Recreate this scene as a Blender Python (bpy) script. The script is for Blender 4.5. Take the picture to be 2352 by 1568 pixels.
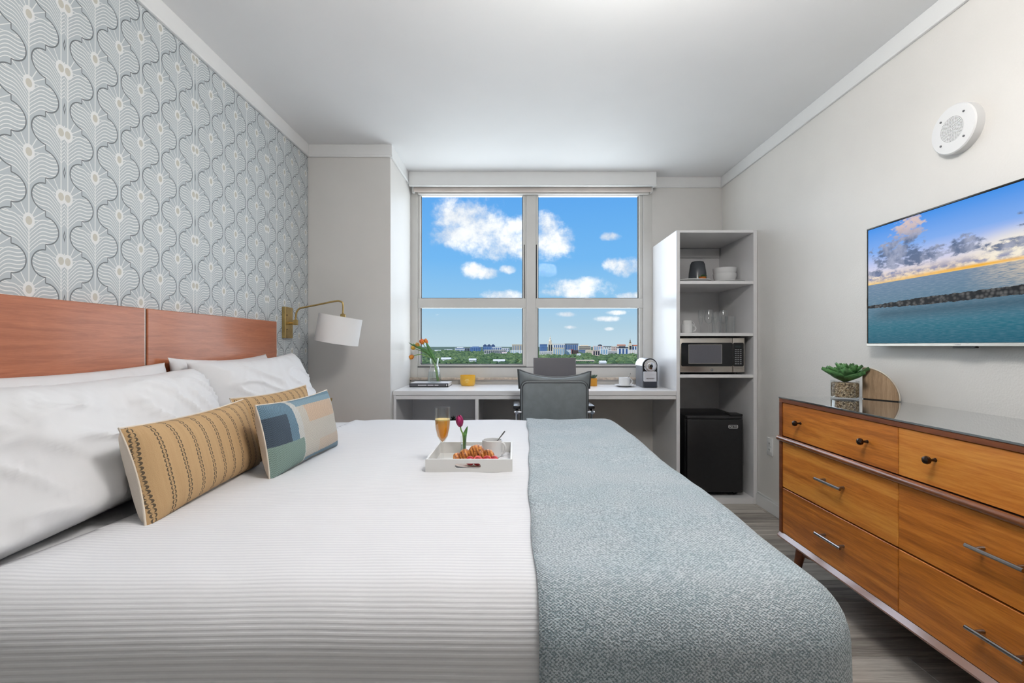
import bpy, bmesh, math, random
from mathutils import Vector, Matrix, noise as mnoise

random.seed(7)
for o in list(bpy.data.objects):
    bpy.data.objects.remove(o)
scene = bpy.context.scene
COL = scene.collection
PI = math.pi

# ------------------------------------------------------------------ camera
FPX = 1070.0            # focal length in pixels of the 2352 wide frame
CU, CV = 1181.0, 793.0  # vanishing point of the room's depth direction
H = 1.133               # lens height above the floor
cam_d = bpy.data.cameras.new('camera')
cam_d.sensor_width = 36.0
cam_d.lens = 36.0 * FPX / 2352.0
cam_d.shift_x = (1176 - CU) / 2352.0
cam_d.shift_y = (CV - 784) / 2352.0
cam_d.clip_start = 0.02
cam_d.clip_end = 20000
cam = bpy.data.objects.new('camera', cam_d)
cam.location = (0, 0, H)
cam.rotation_euler = (PI / 2, 0, 0)
COL.objects.link(cam)
scene.camera = cam

scene.view_settings.view_transform = 'Standard'
scene.view_settings.look = 'None'
scene.view_settings.gamma = 1.0
scene.view_settings.use_curve_mapping = False
scene.view_settings.exposure = 0.0

scene.cycles.adaptive_threshold = 0.08
scene.cycles.use_light_tree = False
scene.cycles.max_bounces = 5
scene.cycles.diffuse_bounces = 3
scene.cycles.glossy_bounces = 3
scene.cycles.transmission_bounces = 5
scene.cycles.transparent_max_bounces = 12
scene.cycles.caustics_reflective = False
scene.cycles.caustics_refractive = False

SKY_STRENGTH = 1.0
CLOUD_GAIN = 2.75
FILL_POWER = 65.0


def px(u, v, Y):
    """photo pixel -> world point on the plane at depth Y"""
    return Vector(((u - CU) / FPX * Y, Y, H - (v - CV) / FPX * Y))


def lin(r, g, b):
    def f(c):
        c /= 255.0
        return c / 12.92 if c <= 0.04045 else ((c + 0.055) / 1.055) ** 2.4
    return (f(r), f(g), f(b), 1.0)


# ------------------------------------------------------------------ node expression helper
class E:
    def __init__(s, nt, sock):
        s.nt, s.s = nt, sock

    def _m(s, op, *a):
        n = s.nt.nodes.new('ShaderNodeMath')
        n.operation = op
        for i, x in enumerate((s,) + a):
            if isinstance(x, E):
                s.nt.links.new(x.s, n.inputs[i])
            else:
                n.inputs[i].default_value = x
        return E(s.nt, n.outputs[0])

    def __add__(s, o): return s._m('ADD', o)
    __radd__ = __add__
    def __sub__(s, o): return s._m('SUBTRACT', o)
    def __rsub__(s, o): return (s * -1.0) + o
    def __mul__(s, o): return s._m('MULTIPLY', o)
    __rmul__ = __mul__
    def __truediv__(s, o): return s._m('DIVIDE', o)
    def lt(s, o): return s._m('LESS_THAN', o)
    def gt(s, o): return s._m('GREATER_THAN', o)
    def abs(s): return s._m('ABSOLUTE')
    def sqrt(s): return s._m('SQRT')
    def sin(s): return s._m('SINE')
    def exp(s): return s._m('EXPONENT')
    def max(s, o): return s._m('MAXIMUM', o)
    def min(s, o): return s._m('MINIMUM', o)
    def wrap(s, hi, lo): return s._m('WRAP', hi, lo)
    def pingpong(s, o): return s._m('PINGPONG', o)
    def atan2(s, o): return s._m('ARCTAN2', o)
    def pow(s, o): return s._m('POWER', o)

    def ss(s, a, b, c=0.0, d=1.0):
        n = s.nt.nodes.new('ShaderNodeMapRange')
        n.interpolation_type = 'SMOOTHSTEP'
        s.nt.links.new(s.s, n.inputs[0])
        n.inputs[1].default_value, n.inputs[2].default_value = a, b
        n.inputs[3].default_value, n.inputs[4].default_value = c, d
        return E(s.nt, n.outputs[0])


def sel(c, a, b):
    """c ? a : b for 0/1 expressions"""
    return c * (a - b) + b


def mixc(nt, fac, a, b):
    n = nt.nodes.new('ShaderNodeMix')
    n.data_type = 'RGBA'
    n.clamp_factor = True
    for i, x in ((0, fac), (6, a), (7, b)):
        if isinstance(x, E):
            nt.links.new(x.s, n.inputs[i])
        elif hasattr(x, 'is_output'):
            nt.links.new(x, n.inputs[i])
        else:
            n.inputs[i].default_value = x
    return n.outputs[2]


def coords(nt, kind='Object', scale=(1, 1, 1), rot=(0, 0, 0)):
    tc = nt.nodes.new('ShaderNodeTexCoord')
    mp = nt.nodes.new('ShaderNodeMapping')
    mp.inputs['Scale'].default_value = scale
    mp.inputs['Rotation'].default_value = rot
    nt.links.new(tc.outputs[kind], mp.inputs[0])
    return mp.outputs[0]


def sep(nt, vec):
    n = nt.nodes.new('ShaderNodeSeparateXYZ')
    nt.links.new(vec, n.inputs[0])
    return [E(nt, o) for o in n.outputs]


def comb(nt, x, y, z):
    n = nt.nodes.new('ShaderNodeCombineXYZ')
    for i, v in enumerate((x, y, z)):
        if isinstance(v, E):
            nt.links.new(v.s, n.inputs[i])
        else:
            n.inputs[i].default_value = v
    return n.outputs[0]


def noise(nt, vec, scale, detail=3.0, rough=0.55, dist=0.0):
    n = nt.nodes.new('ShaderNodeTexNoise')
    nt.links.new(vec, n.inputs['Vector'])
    n.inputs['Scale'].default_value = scale
    n.inputs['Detail'].default_value = detail
    n.inputs['Roughness'].default_value = rough
    n.inputs['Distortion'].default_value = dist
    return E(nt, n.outputs[0])


def ramp(nt, fac, stops):
    n = nt.nodes.new('ShaderNodeValToRGB')
    nt.links.new(fac.s, n.inputs[0])
    el = n.color_ramp.elements
    while len(el) < len(stops):
        el.new(0.5)
    for e, (p, c) in zip(el, stops):
        e.position = p
        e.color = c
    return n.outputs[0]


# ------------------------------------------------------------------ world: blue sky with cumulus
def build_world():
    w = bpy.data.worlds.new('sky')
    scene.world = w
    w.use_nodes = True
    w.cycles.sampling_method = 'NONE'
    nt = w.node_tree
    nt.nodes.clear()
    tc = nt.nodes.new('ShaderNodeTexCoord')
    vec = tc.outputs['Generated']
    x, y, z = sep(nt, vec)
    sky = ramp(nt, z.ss(-0.02, 0.9), [
        (0.0, lin(198, 220, 232)), (0.012, lin(182, 212, 230)), (0.045, lin(150, 202, 240)),
        (0.12, lin(120, 188, 245)), (0.35, lin(88, 164, 240)), (1.0, lin(60, 130, 225))])
    yy = y.max(0.02)
    tx, tz = x / yy, z / yy
    pv = comb(nt, tx, tz, 0.0)
    n1 = noise(nt, pv, 15.0, 5.0, 0.66)
    n2 = noise(nt, pv, 6.0, 3.0, 0.5)
    blobs = [(1046, 492, 52, 42), (1085, 500, 60, 46), (1120, 535, 95, 45), (1060, 540, 66, 30), (1160, 560, 80, 34),
             (1236, 555, 78, 38), (1250, 520, 34, 30), (1180, 520, 40, 26),
             (1085, 622, 26, 17), (1118, 628, 30, 12), (1165, 619, 17, 10),
             (1400, 543, 22, 10), (1404, 607, 18, 16), (1446, 612, 42, 20),
             (1330, 662, 72, 20), (1352, 650, 34, 16), (1268, 672, 30, 10), (1150, 680, 52, 13), (1450, 680, 34, 9),
             (1312, 751, 15, 4), (1395, 732, 28, 6), (1298, 722, 22, 6), (1415, 718, 20, 5), (1398, 755, 10, 4)]
    dens = None
    for (u, v, ru, rv) in blobs:
        ma = nt.nodes.new('ShaderNodeVectorMath')
        ma.operation = 'MULTIPLY_ADD'
        nt.links.new(pv, ma.inputs[0])
        ru, rv = ru * 1.22, rv * 1.22
        ma.inputs[1].default_value = (FPX / ru, FPX / rv, 0)
        ma.inputs[2].default_value = (-(u - CU) / ru, -(CV - v) / rv, 0)
        dp = nt.nodes.new('ShaderNodeVectorMath')
        dp.operation = 'DOT_PRODUCT'
        nt.links.new(ma.outputs[0], dp.inputs[0])
        nt.links.new(ma.outputs[0], dp.inputs[1])
        e = E(nt, dp.outputs['Value'])
        dens = e if dens is None else dens.min(e)
    dens = 1.0 - dens
    dens = dens.max(-1.6) + (n1 - 0.5) * 3.8
    c_in = dens.ss(-0.1, 1.25) * y.gt(0.0)
    # scattered fair-weather clouds over the whole rest of the sky
    zz = z.max(0.0) + 0.16
    gv = comb(nt, x / zz, y / zz, 0.0)
    g1 = noise(nt, gv, 1.7, 4.0, 0.6)
    away = (tx.abs().gt(0.34)).max(tz.gt(0.42)).max(y.lt(0.05))
    c_out = g1.ss(0.50, 0.64) * z.gt(0.0) * away
    sv = comb(nt, tx, tz * 5.0, 0.0)
    wisps = noise(nt, sv, 26.0, 3.0, 0.65).ss(0.66, 0.82) * tz.gt(0.012) * tz.lt(0.075) * 0.55 * y.gt(0.0)
    cl = c_in.max(c_out).max(wisps)
    shade = ramp(nt, (n2 * 0.6 + n1 * 0.4).ss(0.36, 0.6), [(0.0, (0.66, 0.69, 0.75, 1)), (1.0, (1, 1, 1, 1))])
    bw = nt.nodes.new('ShaderNodeVectorMath')
    bw.operation = 'SCALE'
    nt.links.new(shade, bw.inputs[0])
    bw.inputs['Scale'].default_value = CLOUD_GAIN * 0.42
    col = mixc(nt, cl, sky, bw.outputs[0])
    bg = nt.nodes.new('ShaderNodeBackground')
    bg.inputs['Strength'].default_value = SKY_STRENGTH
    nt.links.new(col, bg.inputs['Color'])
    out = nt.nodes.new('ShaderNodeOutputWorld')
    nt.links.new(bg.outputs[0], out.inputs['Surface'])


build_world()
sun_d = bpy.data.lights.new('sun', 'SUN')
sun_d.energy = 3.2
sun_d.angle = 0.01
sun_d.color = (1.0, 0.96, 0.9)
sun = bpy.data.objects.new('sun', sun_d)
sun.rotation_euler = (math.radians(52), 0, math.radians(-48))   # from behind on the left, on the facades in view
sun.location = (0, -20, 60)
COL.objects.link(sun)


# area light added at the window opening, standing in for stronger daylight
day_d = bpy.data.lights.new('window_fill', 'AREA')
day_d.shape = 'RECTANGLE'
day_d.size, day_d.size_y = 1.95, 1.5
day_d.energy = 24
day_d.color = (0.95, 0.98, 1.0)
day = bpy.data.objects.new('window_fill', day_d)
day.location = (0.14, 4.02, 1.65)
day.rotation_euler = (-PI / 2, 0, 0)
COL.objects.link(day)


# ------------------------------------------------------------------ materials
MATS = {}


def M(name, color, rough=0.5, metal=0.0, var=0.06, vscale=6.0, bump=0.0, bscale=80.0, spec=0.5, stretch=(1, 1, 1),
      coat=0.0, trans=None, emit=None, estr=1.0, sheen=0.0):
    if name in MATS:
        return MATS[name]
    m = bpy.data.materials.new(name)
    m.use_nodes = True
    nt = m.node_tree
    p = nt.nodes['Principled BSDF']
    p.inputs['Roughness'].default_value = rough
    p.inputs['Metallic'].default_value = metal
    p.inputs['Specular IOR Level'].default_value = spec
    p.inputs['Coat Weight'].default_value = coat
    p.inputs['Coat Roughness'].default_value = 0.08
    p.inputs['Sheen Weight'].default_value = sheen
    vec = coords(nt, 'Object', stretch)
    if var > 0:
        n = noise(nt, vec, vscale, 2.0)
        hi = tuple(min(1, c * (1 + var)) for c in color[:3]) + (1,)
        lo = tuple(c * (1 - var) for c in color[:3]) + (1,)
        nt.links.new(mixc(nt, n.ss(0.3, 0.7), lo, hi), p.inputs['Base Color'])
    else:
        p.inputs['Base Color'].default_value = color
    if bump > 0:
        b = nt.nodes.new('ShaderNodeBump')
        b.inputs['Strength'].default_value = bump
        b.inputs['Distance'].default_value = 0.002
        nt.links.new(noise(nt, vec, bscale, 1.0).s, b.inputs['Height'])
        nt.links.new(b.outputs[0], p.inputs['Normal'])
    if emit:
        p.inputs['Emission Color'].default_value = emit
        p.inputs['Emission Strength'].default_value = estr
    MATS[name] = m
    return m


def wood(name, dark, mid, light, axis, rough=0.35, coat=0.0, scale=3.0, spread=0.5, seed_random=True):
    if name in MATS:
        return MATS[name]
    m = bpy.data.materials.new(name)
    m.use_nodes = True
    nt = m.node_tree
    p = nt.nodes['Principled BSDF']
    sc = [14.0, 14.0, 14.0]
    sc[axis] = 0.9
    tc = nt.nodes.new('ShaderNodeTexCoord')
    oi = nt.nodes.new('ShaderNodeObjectInfo')
    ad = nt.nodes.new('ShaderNodeVectorMath')
    ad.operation = 'ADD'
    rv = E(nt, oi.outputs['Random'])
    nt.links.new(tc.outputs['Object'], ad.inputs[0])
    nt.links.new(comb(nt, rv * 7.3, rv * 11.1, rv * 5.7), ad.inputs[1])
    mp = nt.nodes.new('ShaderNodeMapping')
    mp.inputs['Scale'].default_value = sc
    nt.links.new(ad.outputs[0], mp.inputs[0])
    v = mp.outputs[0]
    a = noise(nt, v, scale * 0.35, 5.0, 0.6, 1.2)
    b = noise(nt, v, scale * 3.2, 5.0, 0.7, 0.3)
    f = a * 0.62 + b * 0.38
    if seed_random:
        f = f + (rv - 0.5) * 0.16
    c = ramp(nt, f.ss(0.5 - spread * 0.45, 0.5 + spread * 0.45), [(0.0, dark), (0.5, mid), (1.0, light)])
    nt.links.new(c, p.inputs['Base Color'])
    p.inputs['Roughness'].default_value = rough
    p.inputs['Coat Weight'].default_value = coat
    p.inputs['Coat Roughness'].default_value = 0.12
    bp = nt.nodes.new('ShaderNodeBump')
    bp.inputs['Strength'].default_value = 0.12
    bp.inputs['Distance'].default_value = 0.001
    nt.links.new(b.s, bp.inputs['Height'])
    nt.links.new(bp.outputs[0], p.inputs['Normal'])
    MATS[name] = m
    return m


def glassy(name, tint=(0.96, 0.98, 0.98, 1), refl=0.06, edge=0.55):
    """thin clear glass: mostly see-through, fresnel reflection"""
    if name in MATS:
        return MATS[name]
    m = bpy.data.materials.new(name)
    m.use_nodes = True
    nt = m.node_tree
    nt.nodes.remove(nt.nodes['Principled BSDF'])
    tr = nt.nodes.new('ShaderNodeBsdfTransparent')
    tr.inputs[0].default_value = tint
    gl = nt.nodes.new('ShaderNodeBsdfGlossy')
    gl.inputs['Roughness'].default_value = 0.02
    gl.inputs['Color'].default_value = (0.9, 0.93, 0.95, 1)
    fr = nt.nodes.new('ShaderNodeFresnel')
    fr.inputs['IOR'].default_value = 1.45
    f = E(nt, fr.outputs[0]) * edge + refl * 0.5
    mx = nt.nodes.new('ShaderNodeMixShader')
    nt.links.new(f.min(1.0).s, mx.inputs[0])
    nt.links.new(tr.outputs[0], mx.inputs[1])
    nt.links.new(gl.outputs[0], mx.inputs[2])
    nt.links.new(mx.outputs[0], nt.nodes['Material Output'].inputs[0])
    MATS[name] = m
    return m


WALLP = M('wall_paint', lin(232, 229, 224), 0.42, var=0.015, vscale=3, bump=0.35, bscale=140)
WALLG = M('wall_paint_smooth', lin(224, 221, 217), 0.5, var=0.015, vscale=3)
CEIL = M('ceiling_paint', lin(240, 240, 240), 0.7, var=0.012, vscale=2)
TRIM = M('trim_paint', lin(238, 238, 237), 0.35, var=0.01)
LAM = M('white_laminate', lin(236, 235, 236), 0.28, var=0.01)
WFRAME = M('window_aluminium', lin(214, 212, 208), 0.4, var=0.02)
GASKET = M('window_gasket', lin(40, 42, 44), 0.6)
WPANE = glassy('window_glass', (0.97, 0.985, 0.99, 1), 0.0, 0.05)
CLEAR = glassy('clear_glass', (0.985, 0.99, 0.99, 1), 0.05, 0.26)
CHROME = M('chrome', lin(225, 225, 228), 0.12, 1.0, var=0.0)
STEEL = M('brushed_steel', lin(196, 190, 182), 0.32, 1.0, var=0.08, vscale=20, stretch=(1, 1, 30))
BRASS = M('antique_brass', lin(190, 164, 108), 0.3, 1.0, var=0.12, vscale=20)
BLACKM = M('black_metal', lin(70, 58, 52), 0.2, 0.9, var=0.05)
BLACKP = M('black_plastic', lin(24, 24, 26), 0.3, var=0.1)
WHITEC = M('white_ceramic', lin(236, 236, 236), 0.18, var=0.01)
SHEET = M('white_sheet', lin(238, 238, 240), 0.85, var=0.01, bump=0.08, bscale=400, sheen=0.1)
PILLOWM = M('white_pillowcase', lin(230, 230, 232), 0.85, var=0.008, bump=0.35, bscale=22)


# ------------------------------------------------------------------ mesh helpers
def nb():
    return bmesh.new()


def box(bm, x0, x1, y0, y1, z0, z1, bev=0.0, seg=1):
    g = bmesh.ops.create_cube(bm, size=1.0)
    vs = g['verts']
    for v in vs:
        v.co = Vector(((x0 + x1) / 2 + v.co.x * (x1 - x0), (y0 + y1) / 2 + v.co.y * (y1 - y0),
                       (z0 + z1) / 2 + v.co.z * (z1 - z0)))
    if bev > 0:
        es = list({e for v in vs for e in v.link_edges})
        bmesh.ops.bevel(bm, geom=es, offset=bev, segments=seg, profile=0.5, affect='EDGES')
    return bm


def prism(bm, pts, axis, lo, hi, bev=0.0, seg=1):
    """extrude a closed 2-D outline along an axis (0,1,2); pts are the two other coordinates in order"""
    def mk(p, t):
        c = list(p)
        c.insert(axis, t)
        return bm.verts.new(c)
    a = [mk(p, lo) for p in pts]
    b = [mk(p, hi) for p in pts]
    n = len(pts)
    fs = [bm.faces.new(a), bm.faces.new(b)]
    for i in range(n):
        fs.append(bm.faces.new((a[i], a[(i + 1) % n], b[(i + 1) % n], b[i])))
    bmesh.ops.recalc_face_normals(bm, faces=fs)
    if bev > 0:
        es = list({e for f in fs[:2] for e in f.edges})
        bmesh.ops.bevel(bm, geom=es, offset=bev, segments=seg, profile=0.5, affect='EDGES')
    return bm


def rrect(x0, x1, y0, y1, r, n=6):
    pts = []
    for cx, cy, a0 in ((x1 - r, y1 - r, 0), (x0 + r, y1 - r, 90), (x0 + r, y0 + r, 180), (x1 - r, y0 + r, 270)):
        for i in range(n + 1):
            a = math.radians(a0 + 90 * i / n)
            pts.append((cx + r * math.cos(a), cy + r * math.sin(a)))
    return pts


def lathe(bm, prof, c=(0, 0, 0), n=32, mat=None):
    rings = []
    for r, z in prof:
        if r < 1e-6:
            rings.append([bm.verts.new((0, 0, z))])
        else:
            rings.append([bm.verts.new((r * math.cos(2 * PI * i / n), r * math.sin(2 * PI * i / n), z)) for i in range(n)])
    fs = []
    for a, b in zip(rings, rings[1:]):
        for i in range(n):
            j = (i + 1) % n
            if len(a) == 1 and len(b) == 1:
                continue
            if len(a) == 1:
                fs.append(bm.faces.new((a[0], b[j], b[i])))
            elif len(b) == 1:
                fs.append(bm.faces.new((a[i], a[j], b[0])))
            else:
                fs.append(bm.faces.new((a[i], a[j], b[j], b[i])))
    vs = [v for r in rings for v in r]
    mt = Matrix.Translation(Vector(c))
    if mat is not None:
        mt = mt @ mat
    bmesh.ops.transform(bm, matrix=mt, verts=vs)
    bmesh.ops.recalc_face_normals(bm, faces=fs)
    return bm


def tube(bm, pts, r, n=10, cap=True):
    pts = [Vector(p) for p in pts]
    rs = r if isinstance(r, (list, tuple)) else [r] * len(pts)
    up = Vector((0, 0, 1))
    rings = []
    prev = None
    for i, p in enumerate(pts):
        d = (pts[min(i + 1, len(pts) - 1)] - pts[max(i - 1, 0)]).normalized()
        if prev is None:
            a = up if abs(d.z) < 0.9 else Vector((1, 0, 0))
            s = d.cross(a).normalized()
        else:
            s = (prev - d * prev.dot(d)).normalized()
        prev = s
        t = d.cross(s)
        rings.append([bm.verts.new(p + (s * math.cos(2 * PI * k / n) + t * math.sin(2 * PI * k / n)) * rs[i]) for k in range(n)])
    fs = []
    for a, b in zip(rings, rings[1:]):
        for k in range(n):
            fs.append(bm.faces.new((a[k], a[(k + 1) % n], b[(k + 1) % n], b[k])))
    if cap:
        fs.append(bm.faces.new(rings[0]))
        fs.append(bm.faces.new(rings[-1]))
    bmesh.ops.recalc_face_normals(bm, faces=fs)
    return bm


def spline(pts, n=8):
    """Catmull-Rom through the points"""
    P = [Vector(p) for p in pts]
    P = [P[0] * 2 - P[1]] + P + [P[-1] * 2 - P[-2]]
    out = []
    for i in range(1, len(P) - 2):
        for k in range(n):
            t = k / n
            a, b, c, d = P[i - 1], P[i], P[i + 1], P[i + 2]
            out.append(0.5 * ((2 * b) + (c - a) * t + (2 * a - 5 * b + 4 * c - d) * t * t + (3 * b - a - 3 * c + d) * t ** 3))
    out.append(P[-2])
    return out


def thing(name, label, cat, loc, group=None, kind=None):
    o = bpy.data.objects.new(name, None)
    o.empty_display_size = 0.05
    o.location = loc
    COL.objects.link(o)
    if label:
        o['label'] = label
    if cat:
        o['category'] = cat
    if group:
        o['group'] = group
    if kind:
        o['kind'] = kind
    o['_b'] = 1
    del o['_b']
    return o


def root_loc(o):
    while o.parent:
        o = o.parent
    return o.location.copy()


def ob(name, bm, mat, parent=None, smooth=True, angle=35, label=None, cat=None, group=None, kind=None, keep=False):
    me = bpy.data.meshes.new(name)
    bm.to_mesh(me)
    bm.free()
    if smooth:
        for p in me.polygons:
            p.use_smooth = True
        me.set_sharp_from_angle(angle=math.radians(angle))
    if isinstance(mat, (list, tuple)):
        for m in mat:
            me.materials.append(m)
    else:
        me.materials.append(mat)
    o = bpy.data.objects.new(name, me)
    COL.objects.link(o)
    if parent is not None:
        o.parent = parent
        me.transform(Matrix.Translation(-root_loc(parent)))
    elif not keep:
        xs = [v.co for v in me.vertices]
        c = Vector(((min(v.x for v in xs) + max(v.x for v in xs)) / 2, (min(v.y for v in xs) + max(v.y for v in xs)) / 2,
                    min(v.z for v in xs)))
        me.transform(Matrix.Translation(-c))
        o.location = c
    if label:
        o['label'] = label
    if cat:
        o['category'] = cat
    if group:
        o['group'] = group
    if kind:
        o['kind'] = kind
    return o


def bxo(name, dims, mat, parent=None, bev=0.0, seg=1, **k):
    return ob(name, box(nb(), *dims, bev=bev, seg=seg), mat, parent, **k)


def text_mesh(txt, size, extr=0.0004):
    cu = bpy.data.curves.new('lettering', 'FONT')
    cu.body = txt
    cu.size = size
    cu.extrude = extr
    cu.align_x = 'CENTER'
    cu.align_y = 'CENTER'
    t = bpy.data.objects.new('lettering', cu)
    COL.objects.link(t)
    dg = bpy.context.evaluated_depsgraph_get()
    me = bpy.data.meshes.new_from_object(t.evaluated_get(dg))
    bpy.data.objects.remove(t)
    bpy.data.curves.remove(cu)
    return me


def text_ob(name, txt, size, center, mat, parent, sx=1.0):
    """lettering that faces the camera side (-Y)"""
    me = text_mesh(txt, size)
    me.transform(Matrix.Translation(Vector(center)) @ Matrix.Rotation(PI / 2, 4, 'X') @ Matrix.Diagonal((sx, 1, 1, 1)))
    bm = nb()
    bm.from_mesh(me)
    return ob(name, bm, mat, parent, smooth=False)


# ================================================================== THE ROOM
XL, XR, YB, YF, ZC = -1.449, 1.741, 3.905, -1.75, H + 1.407
PX, PY = -0.868, 3.27           # pillar's right face and front face
WX1 = 1.157                      # window's right side
WZ0, WZ1 = 0.867, H + 1.312      # window opening


def wallpaper():
    m = bpy.data.materials.new('fan_leaf_wallpaper')
    m.use_nodes = True
    nt = m.node_tree
    p = nt.nodes['Principled BSDF']
    tc = nt.nodes.new('ShaderNodeTexCoord')
    _, Y, Z = sep(nt, tc.outputs['Object'])
    P, L, s, hd = 0.2055, 0.6155, 0.0988, 0.0112
    a = (Y - 1.501).wrap(L / 2, -L / 2).abs()
    x0 = (a - hd) / s
    t = x0.max(0.0)
    xa = (t + 1.0).pingpong(1.0)
    zz = Z - (H + 0.9895)
    zAe = (zz + 0.018).wrap(P / 2, -P / 2) / 0.0425
    zBe = (zz + 0.018 + P / 2).wrap(P / 2, -P / 2) / 0.0425
    xe = (xa - 0.5) / 0.42
    eA = (xe * xe + zAe * zAe).sqrt()
    eB = (xe * xe + zBe * zBe).sqrt()
    right = xa.gt(0.5)
    inA = sel(right, eA.lt(1.0), eB.gt(1.0))
    xm = sel(inA, xa, 1.0 - xa + (x0 * -1.0).max(0.0))
    zm = zz + (1.0 - inA) * (P / 2)
    h = 0.05 * (1.0 - (xm * -3.5).exp()) + ((xm - 0.2) * 9.5).sin() * 0.0035 * xm.ss(0.05, 0.3)
    q = (zm - h).wrap(-0.108 + P, -0.108)
    vein = (q + 0.0995).wrap(0.0058, -0.0058).abs().lt(0.00165) * q.lt(-0.027)
    xs = xm * s
    zr = q + h
    r = (xs * xs + zr * zr).sqrt()
    ang = xs.atan2(zr)
    ray = ((ang.wrap(0.22, -0.22).abs() * r).lt(0.0013)) * q.gt(-0.027) * ang.lt(1.6)
    stem = xs.lt(0.0017)
    ze = zm.wrap(P / 2, -P / 2)
    ex, ez = xs / 0.0172, ze / 0.0235
    eye = (ex * ex + ez * ez).lt(1.0)
    eyein = (ex * ex + ez * ez).lt(0.30)
    white = vein.max(ray).max(stem).max(eye)
    gapA = zAe.abs().gt(1.0) * zBe.abs().gt(1.0)
    wl = 0.045
    dark = ((eA - 1.0).abs().lt(wl) * right).max((eB - 1.0).abs().lt(wl) * (1.0 - right)).max(
        (xa - 0.5).abs().lt(0.014) * gapA)
    dark = dark * x0.gt(0.0)
    # small lozenge between twin stems
    lz = (zz + P / 2 + 0.125).wrap(P / 2, -P / 2).abs() / 0.02 + a / 0.0045
    loz = lz.lt(1.0) * lz.gt(0.45)
    fine = noise(nt, tc.outputs['Object'], 900.0, 2.0)
    ground = mixc(nt, fine, lin(178, 186, 190), lin(190, 197, 200))
    c = mixc(nt, white, ground, lin(232, 233, 232))
    c = mixc(nt, eyein, c, lin(198, 195, 184))
    c = mixc(nt, dark.max(loz), c, lin(104, 108, 112))
    nt.links.new(c, p.inputs['Base Color'])
    p.inputs['Roughness'].default_value = 0.55
    return m


T = 0.18
bxo('wall_left', (XL - T, XL, YF - T, YB + T, -0.1, ZC + 0.1), wallpaper(), kind='structure', keep=True,
    label='wall papered in grey blue fan leaf pattern behind the headboard')
bxo('wall_right', (XR, XR + T, YF - T, YB + T, -0.1, ZC + 0.1), WALLP, kind='structure', keep=True,
    label='off white painted wall carrying the television')
bxo('wall_rear', (XL - T, XR + T, YF - T, YF, -0.1, ZC + 0.1), WALLG, kind='structure', keep=True,
    label='plain wall behind the viewer, out of the picture')
bxo('ceiling', (XL - T, XR + T, YF - T, YB + T, ZC, ZC + 0.25), CEIL, kind='structure', keep=True,
    label='smooth white ceiling')
bm = nb()
box(bm, WX1, XR + T, YB, YB + T, -0.1, ZC + 0.1)
box(bm, XL - T, WX1, YB, YB + T, -0.1, WZ0)
box(bm, XL - T, WX1, YB, YB + T, WZ1, ZC + 0.1)
ob('wall_back', bm, WALLG, kind='structure', keep=True, smooth=False,
   label='painted wall that holds the big window')
bxo('wall_pillar', (XL, PX, PY, YB + T, -0.05, ZC + 0.05), WALLG, kind='structure', keep=True, bev=0.003,
    label='boxed grey pillar standing out between papered wall and window')

# floor: sub-floor slab and separate planks
fl = thing('floor', 'grey brown wood-look plank floor between bed and dresser', None, (0, 0, 0), kind='structure')
bxo('subfloor', (XL - T, XR + T, YF - T, YB + T, -0.12, -0.007), M('subfloor', lin(70, 66, 62), 0.8), fl)


def floor_mat():
    m = wood('floor_plank', lin(116, 109, 102), lin(170, 163, 154), lin(208, 202, 193), 0, rough=0.42, scale=3.8, spread=0.5)
    return m


PW, PL = 0.182, 1.22
FM = floor_mat()
pm = None
y = YB - 0.02
row = 0
while y > YF:
    y0 = y - PW
    x = XL - ((row * 0.47) % 1.0) * PL
    while x < XR:
        a, b = max(x, XL), min(x + PL, XR)
        if b - a > 0.006:
            bm = box(nb(), a + 0.0007, b - 0.0007, y0 + 0.0008, y - 0.0008, -0.008, 0.0, bev=0.0012)
            ob('floor_plank', bm, FM, fl, smooth=False)
        x += PL
    y -= PW
    row += 1


# crown boards: flat fascia with a small bead underneath
def crown(name, pts, lab):
    """pts: list of (x,y) wall-line points with the board on the room side, given as boxes"""
    bm = nb()
    for (x0, x1, y0, y1) in pts:
        box(bm, x0, x1, y0, y1, H + 1.330, ZC, bev=0.0015)
    return ob(name, bm, TRIM, kind='structure', keep=True, label=lab)


t = 0.012


def crown_run(n, board, bead, lab):
    r = thing('trim_%d' % n, lab, None, (0, 0, 0), kind='structure')
    bxo('fascia_board', board + (H + 1.331, ZC), TRIM, r, bev=0.0015)
    bxo('bead', bead + (H + 1.318, H + 1.3312), TRIM, r, bev=0.003, seg=2)


crown_run(1, (XL, XL + t, YF, PY), (XL, XL + t + 0.004, YF, PY), 'white crown board along the papered wall')
crown_run(2, (XR - t, XR, YF, YB), (XR - t - 0.004, XR, YF, YB), 'white crown board along the television wall')
crown_run(3, (XL + t, PX + t, PY - t, PY), (XL + t, PX + t + 0.004, PY - t - 0.004, PY), 'white crown board on the pillar front')
crown_run(4, (PX, PX + t, PY, 3.80), (PX, PX + t + 0.004, PY, 3.80), 'white crown board on the pillar side beside the window')
crown_run(5, (1.157, XR - t, YB - t, YB), (1.157, XR - t, YB - t - 0.004, YB), 'short white crown board above the tall shelf unit')
bb = thing('baseboard_right', 'white baseboard under the television wall', None, (0, 0, 0), kind='structure')
bxo('board', (XR - 0.014, XR, YF, 3.325, 0, 0.082), TRIM, bb, bev=0.002)
bxo('cap_bead', (XR - 0.010, XR, YF, 3.325, 0.082, 0.096), TRIM, bb, bev=0.004, seg=2)
bl = thing('baseboard_left', 'white baseboard under the papered wall, hidden by the bed', None, (0, 0, 0), kind='structure')
bxo('board', (XL, XL + 0.014, YF, PY, 0, 0.09), TRIM, bl, bev=0.002)

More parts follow.
